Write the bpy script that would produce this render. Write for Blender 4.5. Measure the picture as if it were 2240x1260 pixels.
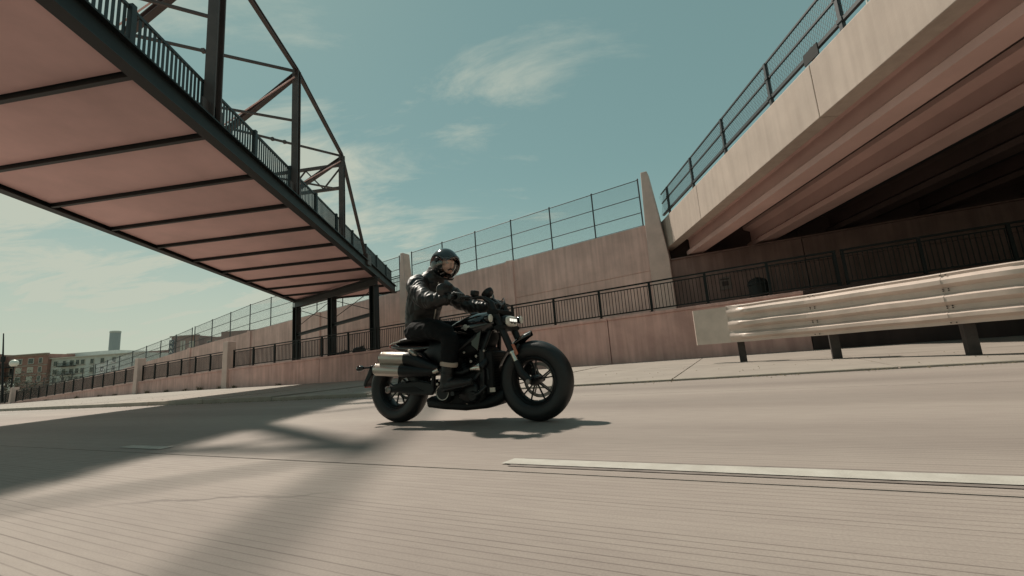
import bpy, bmesh, math, random
from mathutils import Vector, Matrix, noise
random.seed(7)
for o in list(bpy.data.objects): bpy.data.objects.remove(o)
SC = bpy.context.scene
COL = SC.collection
R = math.radians

# ------------------------------------------------------------------ camera
PITCH, ROLL, CAM_H = R(9.71), R(4.232), 0.485
cam_d = bpy.data.cameras.new('camera'); cam = bpy.data.objects.new('camera', cam_d); COL.objects.link(cam)
cam_d.sensor_width = 36; cam_d.lens = 950/2240*36; cam_d.clip_start = 0.05; cam_d.clip_end = 9000
_F = Vector((0, math.cos(PITCH), math.sin(PITCH))); _r0 = Vector((1, 0, 0)); _u0 = Vector((0, -math.sin(PITCH), math.cos(PITCH)))
_R = _r0*math.cos(ROLL) - _u0*math.sin(ROLL); _U = _r0*math.sin(ROLL) + _u0*math.cos(ROLL)
cam.matrix_world = Matrix(((_R.x, _U.x, -_F.x, 0), (_R.y, _U.y, -_F.y, 0), (_R.z, _U.z, -_F.z, CAM_H), (0, 0, 0, 1)))
SC.camera = cam

# ------------------------------------------------------------------ sky and sun
SUN_TO = Vector((-0.505, 0.55, 1.0)).normalized()
SUN_EL = math.asin(SUN_TO.z); SUN_AZ = math.atan2(SUN_TO.x, SUN_TO.y)
world = bpy.data.worlds.new('World'); SC.world = world; world.use_nodes = True
nt = world.node_tree; N = nt.nodes; L = nt.links; N.clear()
def wn(t, **k):
    n = N.new(t)
    for a, b in k.items(): setattr(n, a, b)
    return n
def wmath(op, a, b=None, clamp=False):
    n = wn('ShaderNodeMath', operation=op, use_clamp=clamp)
    for i, v in enumerate((a, b)):
        if v is None: continue
        if isinstance(v, (int, float)): n.inputs[i].default_value = v
        else: L.new(v, n.inputs[i])
    return n.outputs[0]
sky = wn('ShaderNodeTexSky', sky_type='NISHITA', sun_disc=False, sun_elevation=SUN_EL, sun_rotation=SUN_AZ,
         air_density=1.0, dust_density=0.25, ozone_density=1.0, altitude=200)
tint = wn('ShaderNodeMix', data_type='RGBA', blend_type='MULTIPLY'); tint.inputs[0].default_value = 1
L.new(sky.outputs[0], tint.inputs[6]); tint.inputs[7].default_value = (1.15, 1.15, 0.72, 1)
teal = wn('ShaderNodeMix', data_type='RGBA'); teal.inputs[0].default_value = .60      # thin even haze over the whole sky
L.new(tint.outputs[2], teal.inputs[6]); teal.inputs[7].default_value = (1.95, 3.3, 3.15, 1)
tc = wn('ShaderNodeTexCoord')
sep = wn('ShaderNodeSeparateXYZ'); L.new(tc.outputs['Generated'], sep.inputs[0])
zz = wmath('ADD', wmath('MAXIMUM', sep.outputs[2], 0.0), 0.22)
px = wmath('DIVIDE', sep.outputs[0], zz); py = wmath('DIVIDE', sep.outputs[1], zz)
comb = wn('ShaderNodeCombineXYZ'); L.new(px, comb.inputs[0]); L.new(py, comb.inputs[1])
mp = wn('ShaderNodeMapping'); mp.inputs['Rotation'].default_value = (0, 0, R(35)); mp.inputs['Scale'].default_value = (0.75, 2.1, 1); mp.inputs['Location'].default_value = (5.2, 2.1, 0)
L.new(comb.outputs[0], mp.inputs[0])
nz = wn('ShaderNodeTexNoise'); nz.inputs['Scale'].default_value = 1.7; nz.inputs['Detail'].default_value = 9; nz.inputs['Roughness'].default_value = .66; nz.inputs['Distortion'].default_value = .55
L.new(mp.outputs[0], nz.inputs['Vector'])
nb = wn('ShaderNodeTexNoise'); nb.inputs['Scale'].default_value = 1.5; nb.inputs['Detail'].default_value = 2
L.new(comb.outputs[0], nb.inputs['Vector'])
# cloud cover is densest low in the west, under the sun, and thins out to wisps away from it
west = wn('ShaderNodeVectorMath', operation='DOT_PRODUCT'); L.new(tc.outputs['Generated'], west.inputs[0])
west.inputs[1].default_value = Vector((-0.74, 0.67, 0.06)).normalized()
wsm = wn('ShaderNodeMapRange', interpolation_type='SMOOTHSTEP'); L.new(west.outputs['Value'], wsm.inputs[0])
wsm.inputs[1].default_value = .25; wsm.inputs[2].default_value = 1.0; wsm.inputs[3].default_value = 0; wsm.inputs[4].default_value = 1
lo = wmath('SUBTRACT', .63, wmath('MULTIPLY', wsm.outputs[0], .27))
lo = wmath('SUBTRACT', lo, wmath('MULTIPLY', wmath('SUBTRACT', nb.outputs[0], .5), .62))
cov = wmath('DIVIDE', wmath('SUBTRACT', nz.outputs[0], lo), .20, True)
cov = wmath('POWER', cov, 1.3)
low_ = wn('ShaderNodeMapRange', interpolation_type='SMOOTHSTEP'); L.new(sep.outputs[2], low_.inputs[0])      # whitish haze toward the horizon
low_.inputs[1].default_value = .42; low_.inputs[2].default_value = .02; low_.inputs[3].default_value = 0; low_.inputs[4].default_value = 1
hz_ = wmath('MULTIPLY', low_.outputs[0], wmath('ADD', wmath('MULTIPLY', wmath('POWER', wsm.outputs[0], 2.0), .60), .28))
cov = wmath('MAXIMUM', wmath('MULTIPLY', cov, wmath('ADD', wmath('MULTIPLY', wsm.outputs[0], .62), .30)), hz_)
cl = wn('ShaderNodeMix', data_type='RGBA'); L.new(cov, cl.inputs[0]); L.new(teal.outputs[2], cl.inputs[6]); cl.inputs[7].default_value = (5.3, 5.6, 4.65, 1)
bg = wn('ShaderNodeBackground'); bg.inputs[1].default_value = .092; L.new(cl.outputs[2], bg.inputs[0])
out = wn('ShaderNodeOutputWorld'); L.new(bg.outputs[0], out.inputs[0])

sd = bpy.data.lights.new('sun', 'SUN'); sd.energy = 4.3; sd.angle = R(1.8); sd.color = (1.0, .905, .785)
sun = bpy.data.objects.new('sun', sd); COL.objects.link(sun)
sun.rotation_euler = SUN_TO.to_track_quat('Z', 'Y').to_euler(); sun.location = (0, 0, 40)

SC.view_settings.view_transform = 'Standard'; SC.view_settings.look = 'None'
SC.view_settings.exposure = 0.14; SC.view_settings.gamma = 1; SC.view_settings.use_curve_mapping = False
SC.cycles.max_bounces = 8; SC.cycles.transparent_max_bounces = 12

# ------------------------------------------------------------------ frames of reference
A = R(26.5)
RU = Vector((math.cos(A), -math.sin(A), 0)); RN = Vector((math.sin(A), math.cos(A), 0))   # along the road / away from it
def W(s, t, z=0.0): return RU*s + RN*t + Vector((0, 0, z))
def interp(tab, s):
    if s <= tab[0][0]: return tab[0][1]
    for (a, b), (c, d) in zip(tab, tab[1:]):
        if s <= c: return b + (d-b)*(s-a)/(c-a)
    return tab[-1][1]

# ------------------------------------------------------------------ materials
def mat(name, col, rough=.7, metal=0.0, var=0.0, vscale=3.0, bump=0.0, bscale=60.0, spec=.5, col2=None, coat=0.0, stretch=(1, 1, 1), detail=6, streak=0.0):
    m = bpy.data.materials.new(name); m.use_nodes = True
    t = m.node_tree; b = t.nodes['Principled BSDF']
    b.inputs['Base Color'].default_value = (*col, 1); b.inputs['Roughness'].default_value = rough; b.inputs['Metallic'].default_value = metal
    b.inputs['Specular IOR Level'].default_value = spec; b.inputs['Coat Weight'].default_value = coat
    tcn = t.nodes.new('ShaderNodeTexCoord'); mpn = t.nodes.new('ShaderNodeMapping'); mpn.inputs['Scale'].default_value = stretch
    t.links.new(tcn.outputs['Object'], mpn.inputs[0])
    if var or col2:
        nz = t.nodes.new('ShaderNodeTexNoise'); nz.inputs['Scale'].default_value = vscale; nz.inputs['Detail'].default_value = detail; nz.inputs['Roughness'].default_value = .6
        t.links.new(mpn.outputs[0], nz.inputs['Vector'])
        rp = t.nodes.new('ShaderNodeValToRGB')
        c2 = col2 or tuple(c*(1-var) for c in col); c1 = tuple(min(1, c*(1+var*.6)) for c in col)
        rp.color_ramp.elements[0].position = .3; rp.color_ramp.elements[1].position = .7
        rp.color_ramp.elements[0].color = (*c2, 1); rp.color_ramp.elements[1].color = (*c1, 1)
        t.links.new(nz.outputs[0], rp.inputs[0]); last = rp.outputs[0]
        if streak:
            mp2 = t.nodes.new('ShaderNodeMapping'); mp2.inputs['Scale'].default_value = (3.2, 3.2, .22); t.links.new(tcn.outputs['Object'], mp2.inputs[0])
            n2 = t.nodes.new('ShaderNodeTexNoise'); n2.inputs['Scale'].default_value = 1.6; n2.inputs['Detail'].default_value = 5; t.links.new(mp2.outputs[0], n2.inputs['Vector'])
            r2 = t.nodes.new('ShaderNodeValToRGB'); r2.color_ramp.elements[0].position = .38; r2.color_ramp.elements[1].position = .62
            r2.color_ramp.elements[0].color = (1-streak, 1-streak*1.1, 1-streak*1.15, 1); r2.color_ramp.elements[1].color = (1, 1, 1, 1)
            t.links.new(n2.outputs[0], r2.inputs[0])
            mx = t.nodes.new('ShaderNodeMix'); mx.data_type = 'RGBA'; mx.blend_type = 'MULTIPLY'; mx.inputs[0].default_value = 1
            t.links.new(last, mx.inputs[6]); t.links.new(r2.outputs[0], mx.inputs[7]); last = mx.outputs[2]
        t.links.new(last, b.inputs['Base Color'])
    if bump:
        n3 = t.nodes.new('ShaderNodeTexNoise'); n3.inputs['Scale'].default_value = bscale; n3.inputs['Detail'].default_value = 5
        t.links.new(mpn.outputs[0], n3.inputs['Vector'])
        bp = t.nodes.new('ShaderNodeBump'); bp.inputs['Strength'].default_value = bump; bp.inputs['Distance'].default_value = .01
        t.links.new(n3.outputs[0], bp.inputs['Height']); t.links.new(bp.outputs[0], b.inputs['Normal'])
    return m

M = {}
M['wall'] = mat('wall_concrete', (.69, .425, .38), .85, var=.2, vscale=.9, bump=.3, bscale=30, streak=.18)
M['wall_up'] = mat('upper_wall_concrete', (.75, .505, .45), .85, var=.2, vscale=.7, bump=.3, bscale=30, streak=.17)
M['abut'] = mat('shade_dark_concrete', (.055, .036, .033), .9, var=.25, vscale=.8, bump=.2, bscale=30, streak=.2)  # concrete darkened so its colour carries the deep shade under the overpass
M['abut_wall'] = mat('shade_brown_concrete', (.21, .135, .12), .9, var=.25, vscale=.8, bump=.2, bscale=30, streak=.2)  # abutment brown set dark, underpass shade put into the colour
M['pylon'] = mat('pylon_concrete', (.62, .46, .41), .85, var=.12, vscale=2, bump=.2, bscale=40)
M['pave'] = mat('pavement_concrete', (.30, .26, .225), .85, var=.14, vscale=1.2, bump=.3, bscale=50)
M['kerb'] = mat('kerb_concrete', (.33, .29, .245), .85, var=.2, vscale=2.5, bump=.3, bscale=50)
M['fascia'] = mat('fascia_concrete', (.47, .385, .33), .8, var=.14, vscale=.6, bump=.2, bscale=25, streak=.10)
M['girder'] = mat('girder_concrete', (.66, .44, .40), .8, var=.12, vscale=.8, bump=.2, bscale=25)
M['shade_girder'] = mat('shade_dark_girder', (.07, .045, .04), .8, var=.35, vscale=.7, bump=.2, bscale=25)  # shaded copy of the girder concrete, dark colour standing in for deep shade
M['soffit'] = mat('soffit_panel', (.82, .53, .505), .7, var=.17, vscale=.45, bump=.1, bscale=30)
M['steel'] = mat('dark_painted_steel', (.010, .013, .013), .55, .0, var=.25, vscale=3, bump=.1, bscale=60)
M['steel_warm'] = mat('truss_steel', (.085, .064, .060), .5, .0, var=.3, vscale=2, bump=.1, bscale=60)
M['bridge_rail'] = mat('bridge_railing_paint', (.030, .040, .042), .5, var=.2, vscale=6)
M['rail'] = mat('railing_black_paint', (.006, .008, .008), .55, var=.2, vscale=6, spec=.3)
M['galv'] = mat('galvanised_wire', (.12, .15, .16), .5, .6)
M['fencepost'] = mat('fence_post_paint', (.05, .055, .06), .5, .3)
M['guard'] = mat('galvanised_beam', (.60, .49, .43), .45, .12, var=.14, vscale=3, bump=.12, bscale=9)
M['guardpost'] = mat('weathered_post', (.05, .04, .036), .8, var=.3, vscale=8)
M['ground'] = mat('dry_ground', (.23, .20, .15), .95, var=.25, vscale=.15, bump=.3, bscale=8)
M['grass'] = mat('dry_weeds', (.16, .13, .075), .9, var=.4, vscale=4)
M['leaf'] = mat('grey_green_foliage', (.075, .085, .06), .8, var=.5, vscale=1.5)
M['bark'] = mat('bark', (.10, .075, .06), .9, var=.3, vscale=8)

def road_material():
    m = bpy.data.materials.new('tined_road_concrete'); m.use_nodes = True
    t = m.node_tree; b = t.nodes['Principled BSDF']; nn = t.nodes.new; lk = t.links.new
    b.inputs['Roughness'].default_value = .78; b.inputs['Specular IOR Level'].default_value = .35
    g = nn('ShaderNodeNewGeometry')
    dn = nn('ShaderNodeVectorMath'); dn.operation = 'DOT_PRODUCT'; lk(g.outputs['Position'], dn.inputs[0]); dn.inputs[1].default_value = RN
    du = nn('ShaderNodeVectorMath'); du.operation = 'DOT_PRODUCT'; lk(g.outputs['Position'], du.inputs[0]); du.inputs[1].default_value = RU
    cb = nn('ShaderNodeCombineXYZ'); lk(du.outputs['Value'], cb.inputs[0]); lk(dn.outputs['Value'], cb.inputs[1])
    def noise_(scale, st, detail=4):
        mp_ = nn('ShaderNodeMapping'); mp_.inputs['Scale'].default_value = st; lk(cb.outputs[0], mp_.inputs[0])
        z = nn('ShaderNodeTexNoise'); z.inputs['Scale'].default_value = scale; z.inputs['Detail'].default_value = detail; lk(mp_.outputs[0], z.inputs['Vector']); return z.outputs[0]
    def mth(op, a, c=None, clamp=False):
        x = nn('ShaderNodeMath'); x.operation = op; x.use_clamp = clamp
        for i, v in enumerate((a, c)):
            if v is None: continue
            if isinstance(v, (int, float)): x.inputs[i].default_value = v
            else: lk(v, x.inputs[i])
        return x.outputs[0]
    # saw-cut grooves along the road, 46 mm apart, wandering a little and worn away in places
    wob = mth('MULTIPLY', noise_(1.0, (.25, 1.2, 1), 2), .05)
    ph = mth('MULTIPLY', mth('ADD', dn.outputs['Value'], wob), 1/.036)
    fr = mth('ABSOLUTE', mth('SUBTRACT', mth('FRACT', ph), .5))
    gro = mth('MULTIPLY', mth('SUBTRACT', fr, .40), 1/.08, True)
    worn = mth('MULTIPLY', mth('SUBTRACT', noise_(.7, (.35, 2.2, 1), 3), .28), 3.2, True)
    idn = nn('ShaderNodeTexWhiteNoise'); idn.noise_dimensions = '1D'; lk(mth('FLOOR', mth('ADD', ph, .5)), idn.inputs['W'])
    gro = mth('MULTIPLY', mth('MULTIPLY', gro, worn), mth('ADD', mth('MULTIPLY', idn.outputs[0], .8), .35))
    big = noise_(.5, (.5, 1.4, 1), 5); fine = noise_(9, (.5, 3, 1), 6); tiny = noise_(140, (1, 1, 1), 3)
    v = mth('ADD', mth('MULTIPLY', big, .45), mth('ADD', mth('MULTIPLY', fine, .25), mth('MULTIPLY', tiny, .30)))
    rp = nn('ShaderNodeValToRGB'); lk(v, rp.inputs[0])
    rp.color_ramp.elements[0].position = .34; rp.color_ramp.elements[1].position = .66
    rp.color_ramp.elements[0].color = (.245, .205, .184, 1); rp.color_ramp.elements[1].color = (.36, .313, .275, 1)
    # tyre-worn darker wheel tracks
    stain = mth('MULTIPLY', mth('SUBTRACT', noise_(.35, (.22, 2.6, 1), 4), .50), 2.6, True)
    mx0 = nn('ShaderNodeMix'); mx0.data_type = 'RGBA'; mx0.blend_type = 'MULTIPLY'; lk(mth('MULTIPLY', stain, .45), mx0.inputs[0]); lk(rp.outputs[0], mx0.inputs[6]); mx0.inputs[7].default_value = (.62, .56, .56, 1)
    # hairline cracks, oil spots and darker wheel tracks
    def voro(scale, feat, st):
        mp_ = nn('ShaderNodeMapping'); mp_.inputs['Scale'].default_value = st; lk(cb.outputs[0], mp_.inputs[0])
        dz = nn('ShaderNodeTexNoise'); dz.inputs['Scale'].default_value = 2.2; dz.inputs['Detail'].default_value = 6; lk(mp_.outputs[0], dz.inputs['Vector'])
        ad = nn('ShaderNodeVectorMath'); ad.operation = 'MULTIPLY_ADD'; lk(dz.outputs[1], ad.inputs[0]); ad.inputs[1].default_value = (.5, .5, 0); lk(mp_.outputs[0], ad.inputs[2])
        z = nn('ShaderNodeTexVoronoi'); z.feature = feat; z.inputs['Scale'].default_value = scale; lk(ad.outputs[0], z.inputs['Vector']); return z.outputs['Distance']
    crack = mth('MULTIPLY', mth('SUBTRACT', .0045, voro(.30, 'DISTANCE_TO_EDGE', (.55, 1, 1))), 300, True)
    crack = mth('MULTIPLY', crack, mth('MULTIPLY', mth('SUBTRACT', noise_(.4, (1, 1, 1), 2), .57), 9, True))
    oil = mth('MULTIPLY', mth('SUBTRACT', .16, voro(.9, 'F1', (.6, 1.3, 1))), 5, True); oil = mth('MULTIPLY', oil, mth('MULTIPLY', mth('SUBTRACT', noise_(1.1, (.4, 1.6, 1), 3), .5), 4, True))
    trk = mth('POWER', mth('ABSOLUTE', mth('SINE', mth('ADD', mth('MULTIPLY', dn.outputs['Value'], 1.70), .15))), 3); trk = mth('MULTIPLY', trk, noise_(.5, (.15, 1.5, 1), 3))
    dirt = mth('ADD', mth('MULTIPLY', crack, .75), mth('ADD', mth('MULTIPLY', oil, .55), mth('MULTIPLY', trk, .5)), True)
    mxd = nn('ShaderNodeMix'); mxd.data_type = 'RGBA'; lk(dirt, mxd.inputs[0]); lk(mx0.outputs[2], mxd.inputs[6]); mxd.inputs[7].default_value = (.12, .098, .088, 1); mx0 = mxd
    mx = nn('ShaderNodeMix'); mx.data_type = 'RGBA'; lk(mth('MULTIPLY', gro, .85, True), mx.inputs[0]); lk(mx0.outputs[2], mx.inputs[6]); mx.inputs[7].default_value = (.105, .08, .07, 1)
    lk(mx.outputs[2], b.inputs['Base Color'])
    bp = nn('ShaderNodeBump'); bp.inputs['Strength'].default_value = .35; bp.inputs['Distance'].default_value = .004
    lk(mth('SUBTRACT', mth('MULTIPLY', tiny, .5), gro), bp.inputs['Height']); lk(bp.outputs[0], b.inputs['Normal'])
    return m
M['road'] = road_material()
M['paint_white'] = mat('white_road_paint', (.47, .45, .405), .8, col2=(.37, .345, .305), vscale=9, bump=.2, bscale=120, stretch=(1, 1, 1), detail=8)
M['paint_dark'] = mat('dark_contrast_paint', (.20, .168, .15), .8, var=.3, vscale=10)
M['joint'] = mat('joint_sealant', (.05, .04, .036), .9)

# ------------------------------------------------------------------ mesh helpers
class MB:
    def __init__(s): s.v = []; s.f = []
    def add(s, vs, fs, T=None):
        o = len(s.v)
        s.v += [tuple(T @ Vector(p)) for p in vs] if T is not None else [tuple(p) for p in vs]
        s.f += [tuple(i+o for i in f) for f in fs]; return s
    def hexa(s, p, T=None):     # 8 corners: bottom ring 0-3, top ring 4-7
        return s.add(p, [(3, 2, 1, 0), (4, 5, 6, 7), (0, 1, 5, 4), (1, 2, 6, 5), (2, 3, 7, 6), (3, 0, 4, 7)], T)
    def box(s, c, d, T=None):
        x, y, z = c; a, b, e = d[0]/2, d[1]/2, d[2]/2
        return s.hexa([(x-a, y-b, z-e), (x+a, y-b, z-e), (x+a, y+b, z-e), (x-a, y+b, z-e), (x-a, y-b, z+e), (x+a, y-b, z+e), (x+a, y+b, z+e), (x-a, y+b, z+e)], T)
    def beam(s, p, q, w, h, up=(0, 0, 1)):
        p = Vector(p); q = Vector(q); d = (q-p).normalized(); up = Vector(up)
        if abs(d.dot(up)) > .98: up = Vector((0, 1, 0)) if abs(d.y) < .9 else Vector((1, 0, 0))
        sd = d.cross(up).normalized(); u2 = sd.cross(d).normalized(); a = sd*(w/2); b = u2*(h/2)
        return s.hexa([p-a-b, p+a-b, q+a-b, q-a-b, p-a+b, p+a+b, q+a+b, q-a+b])
    def ibeam(s, p, q, w, h, t=.03, up=(0, 0, 1)):
        p = Vector(p); q = Vector(q); d = (q-p).normalized(); up = Vector(up)
        if abs(d.dot(up)) > .98: up = Vector((0, 1, 0))
        sd = d.cross(up).normalized(); u2 = sd.cross(d).normalized()
        s.beam(p+u2*(h/2-t/2), q+u2*(h/2-t/2), w, t, up); s.beam(p-u2*(h/2-t/2), q-u2*(h/2-t/2), w, t, up); s.beam(p, q, t, h-2*t-.001, up); return s
    def tube(s, pts, r, n=8, cap=True):
        pts = [Vector(p) for p in pts]; rs = r if isinstance(r, (list, tuple)) else [r]*len(pts)
        return s.loft([(p, a, a) for p, a in zip(pts, rs)], n, cap)
    def loft(s, secs, n=16, cap=True, up=(0, 0, 1), e=1.0):
        # secs: (centre, half-width sideways, half-height) along a path; e < 1 squares the section off
        P = [Vector(q[0]) for q in secs]; m = len(P); rings = []; prev = Vector(up)
        for i, q in enumerate(secs):
            d = (P[min(i+1, m-1)] - P[max(i-1, 0)]).normalized()
            if abs(d.dot(prev)) > .97: prev = Vector((1, 0, 0)) if abs(d.x) < .9 else Vector((0, 1, 0))
            sd = d.cross(prev).normalized(); uu = sd.cross(d).normalized(); prev = uu
            ring = []
            for k in range(n):
                a = 2*math.pi*k/n; c, si = math.cos(a), math.sin(a)
                if e != 1.0: c = math.copysign(abs(c)**e, c); si = math.copysign(abs(si)**e, si)
                ring.append(P[i] + sd*(c*q[1]) + uu*(si*q[2]))
            rings.append(ring)
        return s.rings(rings, cap)
    def rings(s, rings, cap=True, closed=False):
        n = len(rings[0]); o = len(s.v); m = len(rings)
        for r_ in rings: s.v += [tuple(p) for p in r_]
        for i in range(m if closed else m-1):
            j = (i+1) % m
            for k in range(n):
                k2 = (k+1) % n; s.f.append((o+i*n+k, o+i*n+k2, o+j*n+k2, o+j*n+k))
        if cap and not closed:
            s.f.append(tuple(o+k for k in reversed(range(n)))); s.f.append(tuple(o+(m-1)*n+k for k in range(n)))
        return s
    def lathe(s, prof, n=24, T=None, closed=False, a0=0, a1=2*math.pi):
        # prof: (radius, height) pairs turned about local Z
        T = T or Matrix(); full = abs(a1-a0-2*math.pi) < 1e-6; cnt = n if full else n+1
        rings = [[T @ Vector((r_*math.cos(a0+(a1-a0)*k/n), r_*math.sin(a0+(a1-a0)*k/n), h)) for r_, h in prof] for k in range(cnt)]
        o = len(s.v); q = len(prof)
        for g in rings: s.v += [tuple(p) for p in g]
        for k in range(n):
            k2 = (k+1) % cnt
            for i in range(q if closed else q-1):
                j = (i+1) % q; s.f.append((o+k*q+i, o+k2*q+i, o+k2*q+j, o+k*q+j))
        if not full and closed: s.f.append(tuple(o+i for i in range(q))); s.f.append(tuple(o+(cnt-1)*q+i for i in reversed(range(q))))
        return s
    def prism(s, poly, y0, y1, T=None):     # polygon in local XZ, extruded along Y
        n = len(poly); vs = [(x, y0, z) for x, z in poly] + [(x, y1, z) for x, z in poly]
        fs = [tuple(range(n)), tuple(reversed(range(n, 2*n)))] + [(i, n+i, n+(i+1) % n, (i+1) % n) for i in range(n)]
        return s.add(vs, fs, T)
    def ball(s, c, r, n=14, m=9, T=None):
        r = (r, r, r) if isinstance(r, (int, float)) else r; c = Vector(c); rg = []
        for i in range(m+1):
            th = math.pi*(i/m) ; th = min(max(th, .04), math.pi-.04)
            rg.append([Vector((r[0]*math.sin(th)*math.cos(2*math.pi*k/n), r[1]*math.sin(th)*math.sin(2*math.pi*k/n), -r[2]*math.cos(th))) for k in range(n)])
        if T is not None: rg = [[T @ p for p in g] for g in rg]
        return s.rings([[c+p for p in g] for g in rg])
    def build(s, name, m, parent=None, smooth=None, bevel=0, kind=None, seg=2):
        me = bpy.data.meshes.new(name); off = ORG.get(parent.name, Vector()) if parent else Vector()
        me.from_pydata([Vector(p)-off for p in s.v], [], s.f); me.update()
        bm = bmesh.new(); bm.from_mesh(me); bmesh.ops.recalc_face_normals(bm, faces=bm.faces); bm.to_mesh(me); bm.free()
        me.materials.append(M[m] if isinstance(m, str) else m)
        o = bpy.data.objects.new(name, me); COL.objects.link(o)
        if parent: o.parent = parent; ORG[o.name] = off
        if smooth is not None:
            me.polygons.foreach_set('use_smooth', [True]*len(me.polygons)); me.set_sharp_from_angle(angle=R(smooth))
        if bevel:
            b = o.modifiers.new('bevel', 'BEVEL'); b.width = bevel; b.segments = seg; b.limit_method = 'ANGLE'; b.angle_limit = R(40)
        if kind: o['kind'] = kind
        return o
ORG = {}
def thing(name, label, cat, loc=(0, 0, 0), group=None, rz=0.0):
    o = bpy.data.objects.new(name, None); COL.objects.link(o); o.location = loc; o.rotation_euler.z = rz; o.empty_display_size = .3
    o['label'] = label; o['category'] = cat
    if group: o['group'] = group
    ORG[o.name] = Vector(loc) if not rz else Vector(); return o
def tag(o, label, cat, group=None):
    o['label'] = label; o['category'] = cat
    if group: o['group'] = group
    return o
def struct(o): o['kind'] = 'structure'; return o
def share(src, name, loc, parent=None, rz=0.0, scale=None):
    o = bpy.data.objects.new(name, src.data); COL.objects.link(o); o.parent = parent; o.location = loc; o.rotation_euler.z = rz
    if scale: o.scale = scale
    return o

# ================================================================== THE SETTING
mb = MB(); mb.add([(-4000, -600, -.30), (4000, -600, -.30), (4000, 5000, -.30), (-4000, 5000, -.30)], [(0, 1, 2, 3)])
struct(mb.build('ground', 'ground'))

KT = [(-130, 12.5), (-70, 9.6), (-44, 8.2), (-28, 7.35), (-15.4, 6.95), (-9, 6.78), (-6.4, 6.8), (-2.6, 7.25), (.6, 7.85), (3.6, 8.4), (6, 8.4), (14, 8.2), (60, 8.2)]
def smoothtab(tab):
    o = []; a, b = tab[0][0], tab[-1][0]; x = a
    while x <= b:
        o.append((x, sum(interp(tab, x+d) for d in (-3, -2, -1, 0, 1, 2, 3))/7)); x += 1.0
    return o
KT = smoothtab(KT)
def kerb_t(s): return interp(KT, s)

# road: concrete slabs cast in lanes, with an open joint under the lane line
road = bpy.data.objects.new('road', None); COL.objects.link(road); struct(road); ORG['road'] = Vector()
def sheet(name, t0, t1, s0, s1, z, m, parent, step=6.0):
    mb = MB(); s = s0; vs = []
    while True:
        s = min(s, s1); f = lambda q: q(s) if callable(q) else q
        vs.append((W(s, f(t0), z), W(s, f(t1), z)))
        if s >= s1: break
        s += step
    for (a, b), (c, d) in zip(vs, vs[1:]):
        lo = Vector((0, 0, -.2)); mb.hexa([a+lo, c+lo, d+lo, b+lo, a, c, d, b])
    return mb.build(name, m, parent)
sheet('road_slab', -40, 1.825, -160, 60, 0, 'road', road)
sheet('road_slab', 1.838, 5.5, -160, 60, 0, 'road', road)
sheet('road_slab', 5.51, lambda s: kerb_t(s)-.035, -130, 60, 0, 'road', road, 1.0)
mb = MB(); mb.add([W(-160, 1.8, -.012), W(60, 1.8, -.012), W(60, 1.86, -.012), W(-160, 1.86, -.012)], [(0, 1, 2, 3)]); mb.build('joint_sealant', 'joint', road)
sheet('gutter_joint', lambda s: kerb_t(s)-.05, lambda s: kerb_t(s)+.02, -130, 60, -.010, 'joint', road, 1.0)
def stripe(t0, t1, s0, s1, z, m, name='lane_line'):
    n = 14; mb = MB(); pts = []
    for i in range(n+1):
        s = s0+(s1-s0)*i/n; j = .004; pts.append((W(s, t0+random.uniform(-j, j), z), W(s, t1+random.uniform(-j, j), z)))
    pts[0] = (pts[0][0], pts[0][1]+RU*.02)
    for (a, b), (c, d) in zip(pts, pts[1:]): mb.add([a, c, d, b], [(0, 1, 2, 3)])
    return mb.build(name, m, road)
stripe(1.915, 2.085, -1.05, 9, .003, 'paint_dark', 'lane_line_border'); stripe(1.945, 2.055, -1.1, 9, .006, 'paint_white')
stripe(1.95, 2.05, -4.95, -4.25, .004, 'paint_white'); stripe(1.95, 2.05, -19, -16, .004, 'paint_white')
stripe(5.6, 5.72, -24, -21, .004, 'paint_white')

# kerb stones
kerb = bpy.data.objects.new('kerb', None); COL.objects.link(kerb); struct(kerb); ORG['kerb'] = Vector()
pave = bpy.data.objects.new('pavement', None); COL.objects.link(pave); struct(pave); ORG['pavement'] = Vector()
WT = 15.5
BASEZ = [(-130, .0), (-63, .10), (-48, .20), (-37, .24), (-26, .22), (-18, .17), (-5, .165), (0, .20), (30, .3)]
KH = [(-130, .12), (-14, .115), (-4, .04), (60, .03)]
s = -127.0
while s < 33:
    L_ = 3.0; s1 = s+L_; g = .012
    a, b = kerb_t(s+g), kerb_t(s1-g); h = interp(KH, s)+random.uniform(-.004, .004)
    prof = [(0, -.15), (0, h-.012), (.02, h), (.17, h), (.17, -.15)]
    mb = MB(); mb.rings([[W(s+g, a+q, z) for q, z in prof], [W(s1-g, b+q, z) for q, z in prof]]); mb.build('kerb_stone', 'kerb', kerb)
    za, zb = interp(BASEZ, s), interp(BASEZ, s1)
    for k in range(2):
        f0, f1 = (0, .42) if k == 0 else (.42, 1)
        ta = lambda s_, f: kerb_t(s_)+.176 + (WT-.01-kerb_t(s_)-.176)*f
        zq = lambda z_, f: h-.003 + (z_-h+.003)*f
        p = [(s+g, f0+.002), (s1-g, f0+.002), (s1-g, f1-.002), (s+g, f1-.002)]
        top = [W(x, ta(x, f), zq(za if x < s+1 else zb, f)) for x, f in p]; dn = Vector((0, 0, -.15))
        MB().hexa([q+dn for q in top]+top).build('pavement_slab', 'pave', pave)
    s = s1

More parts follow.
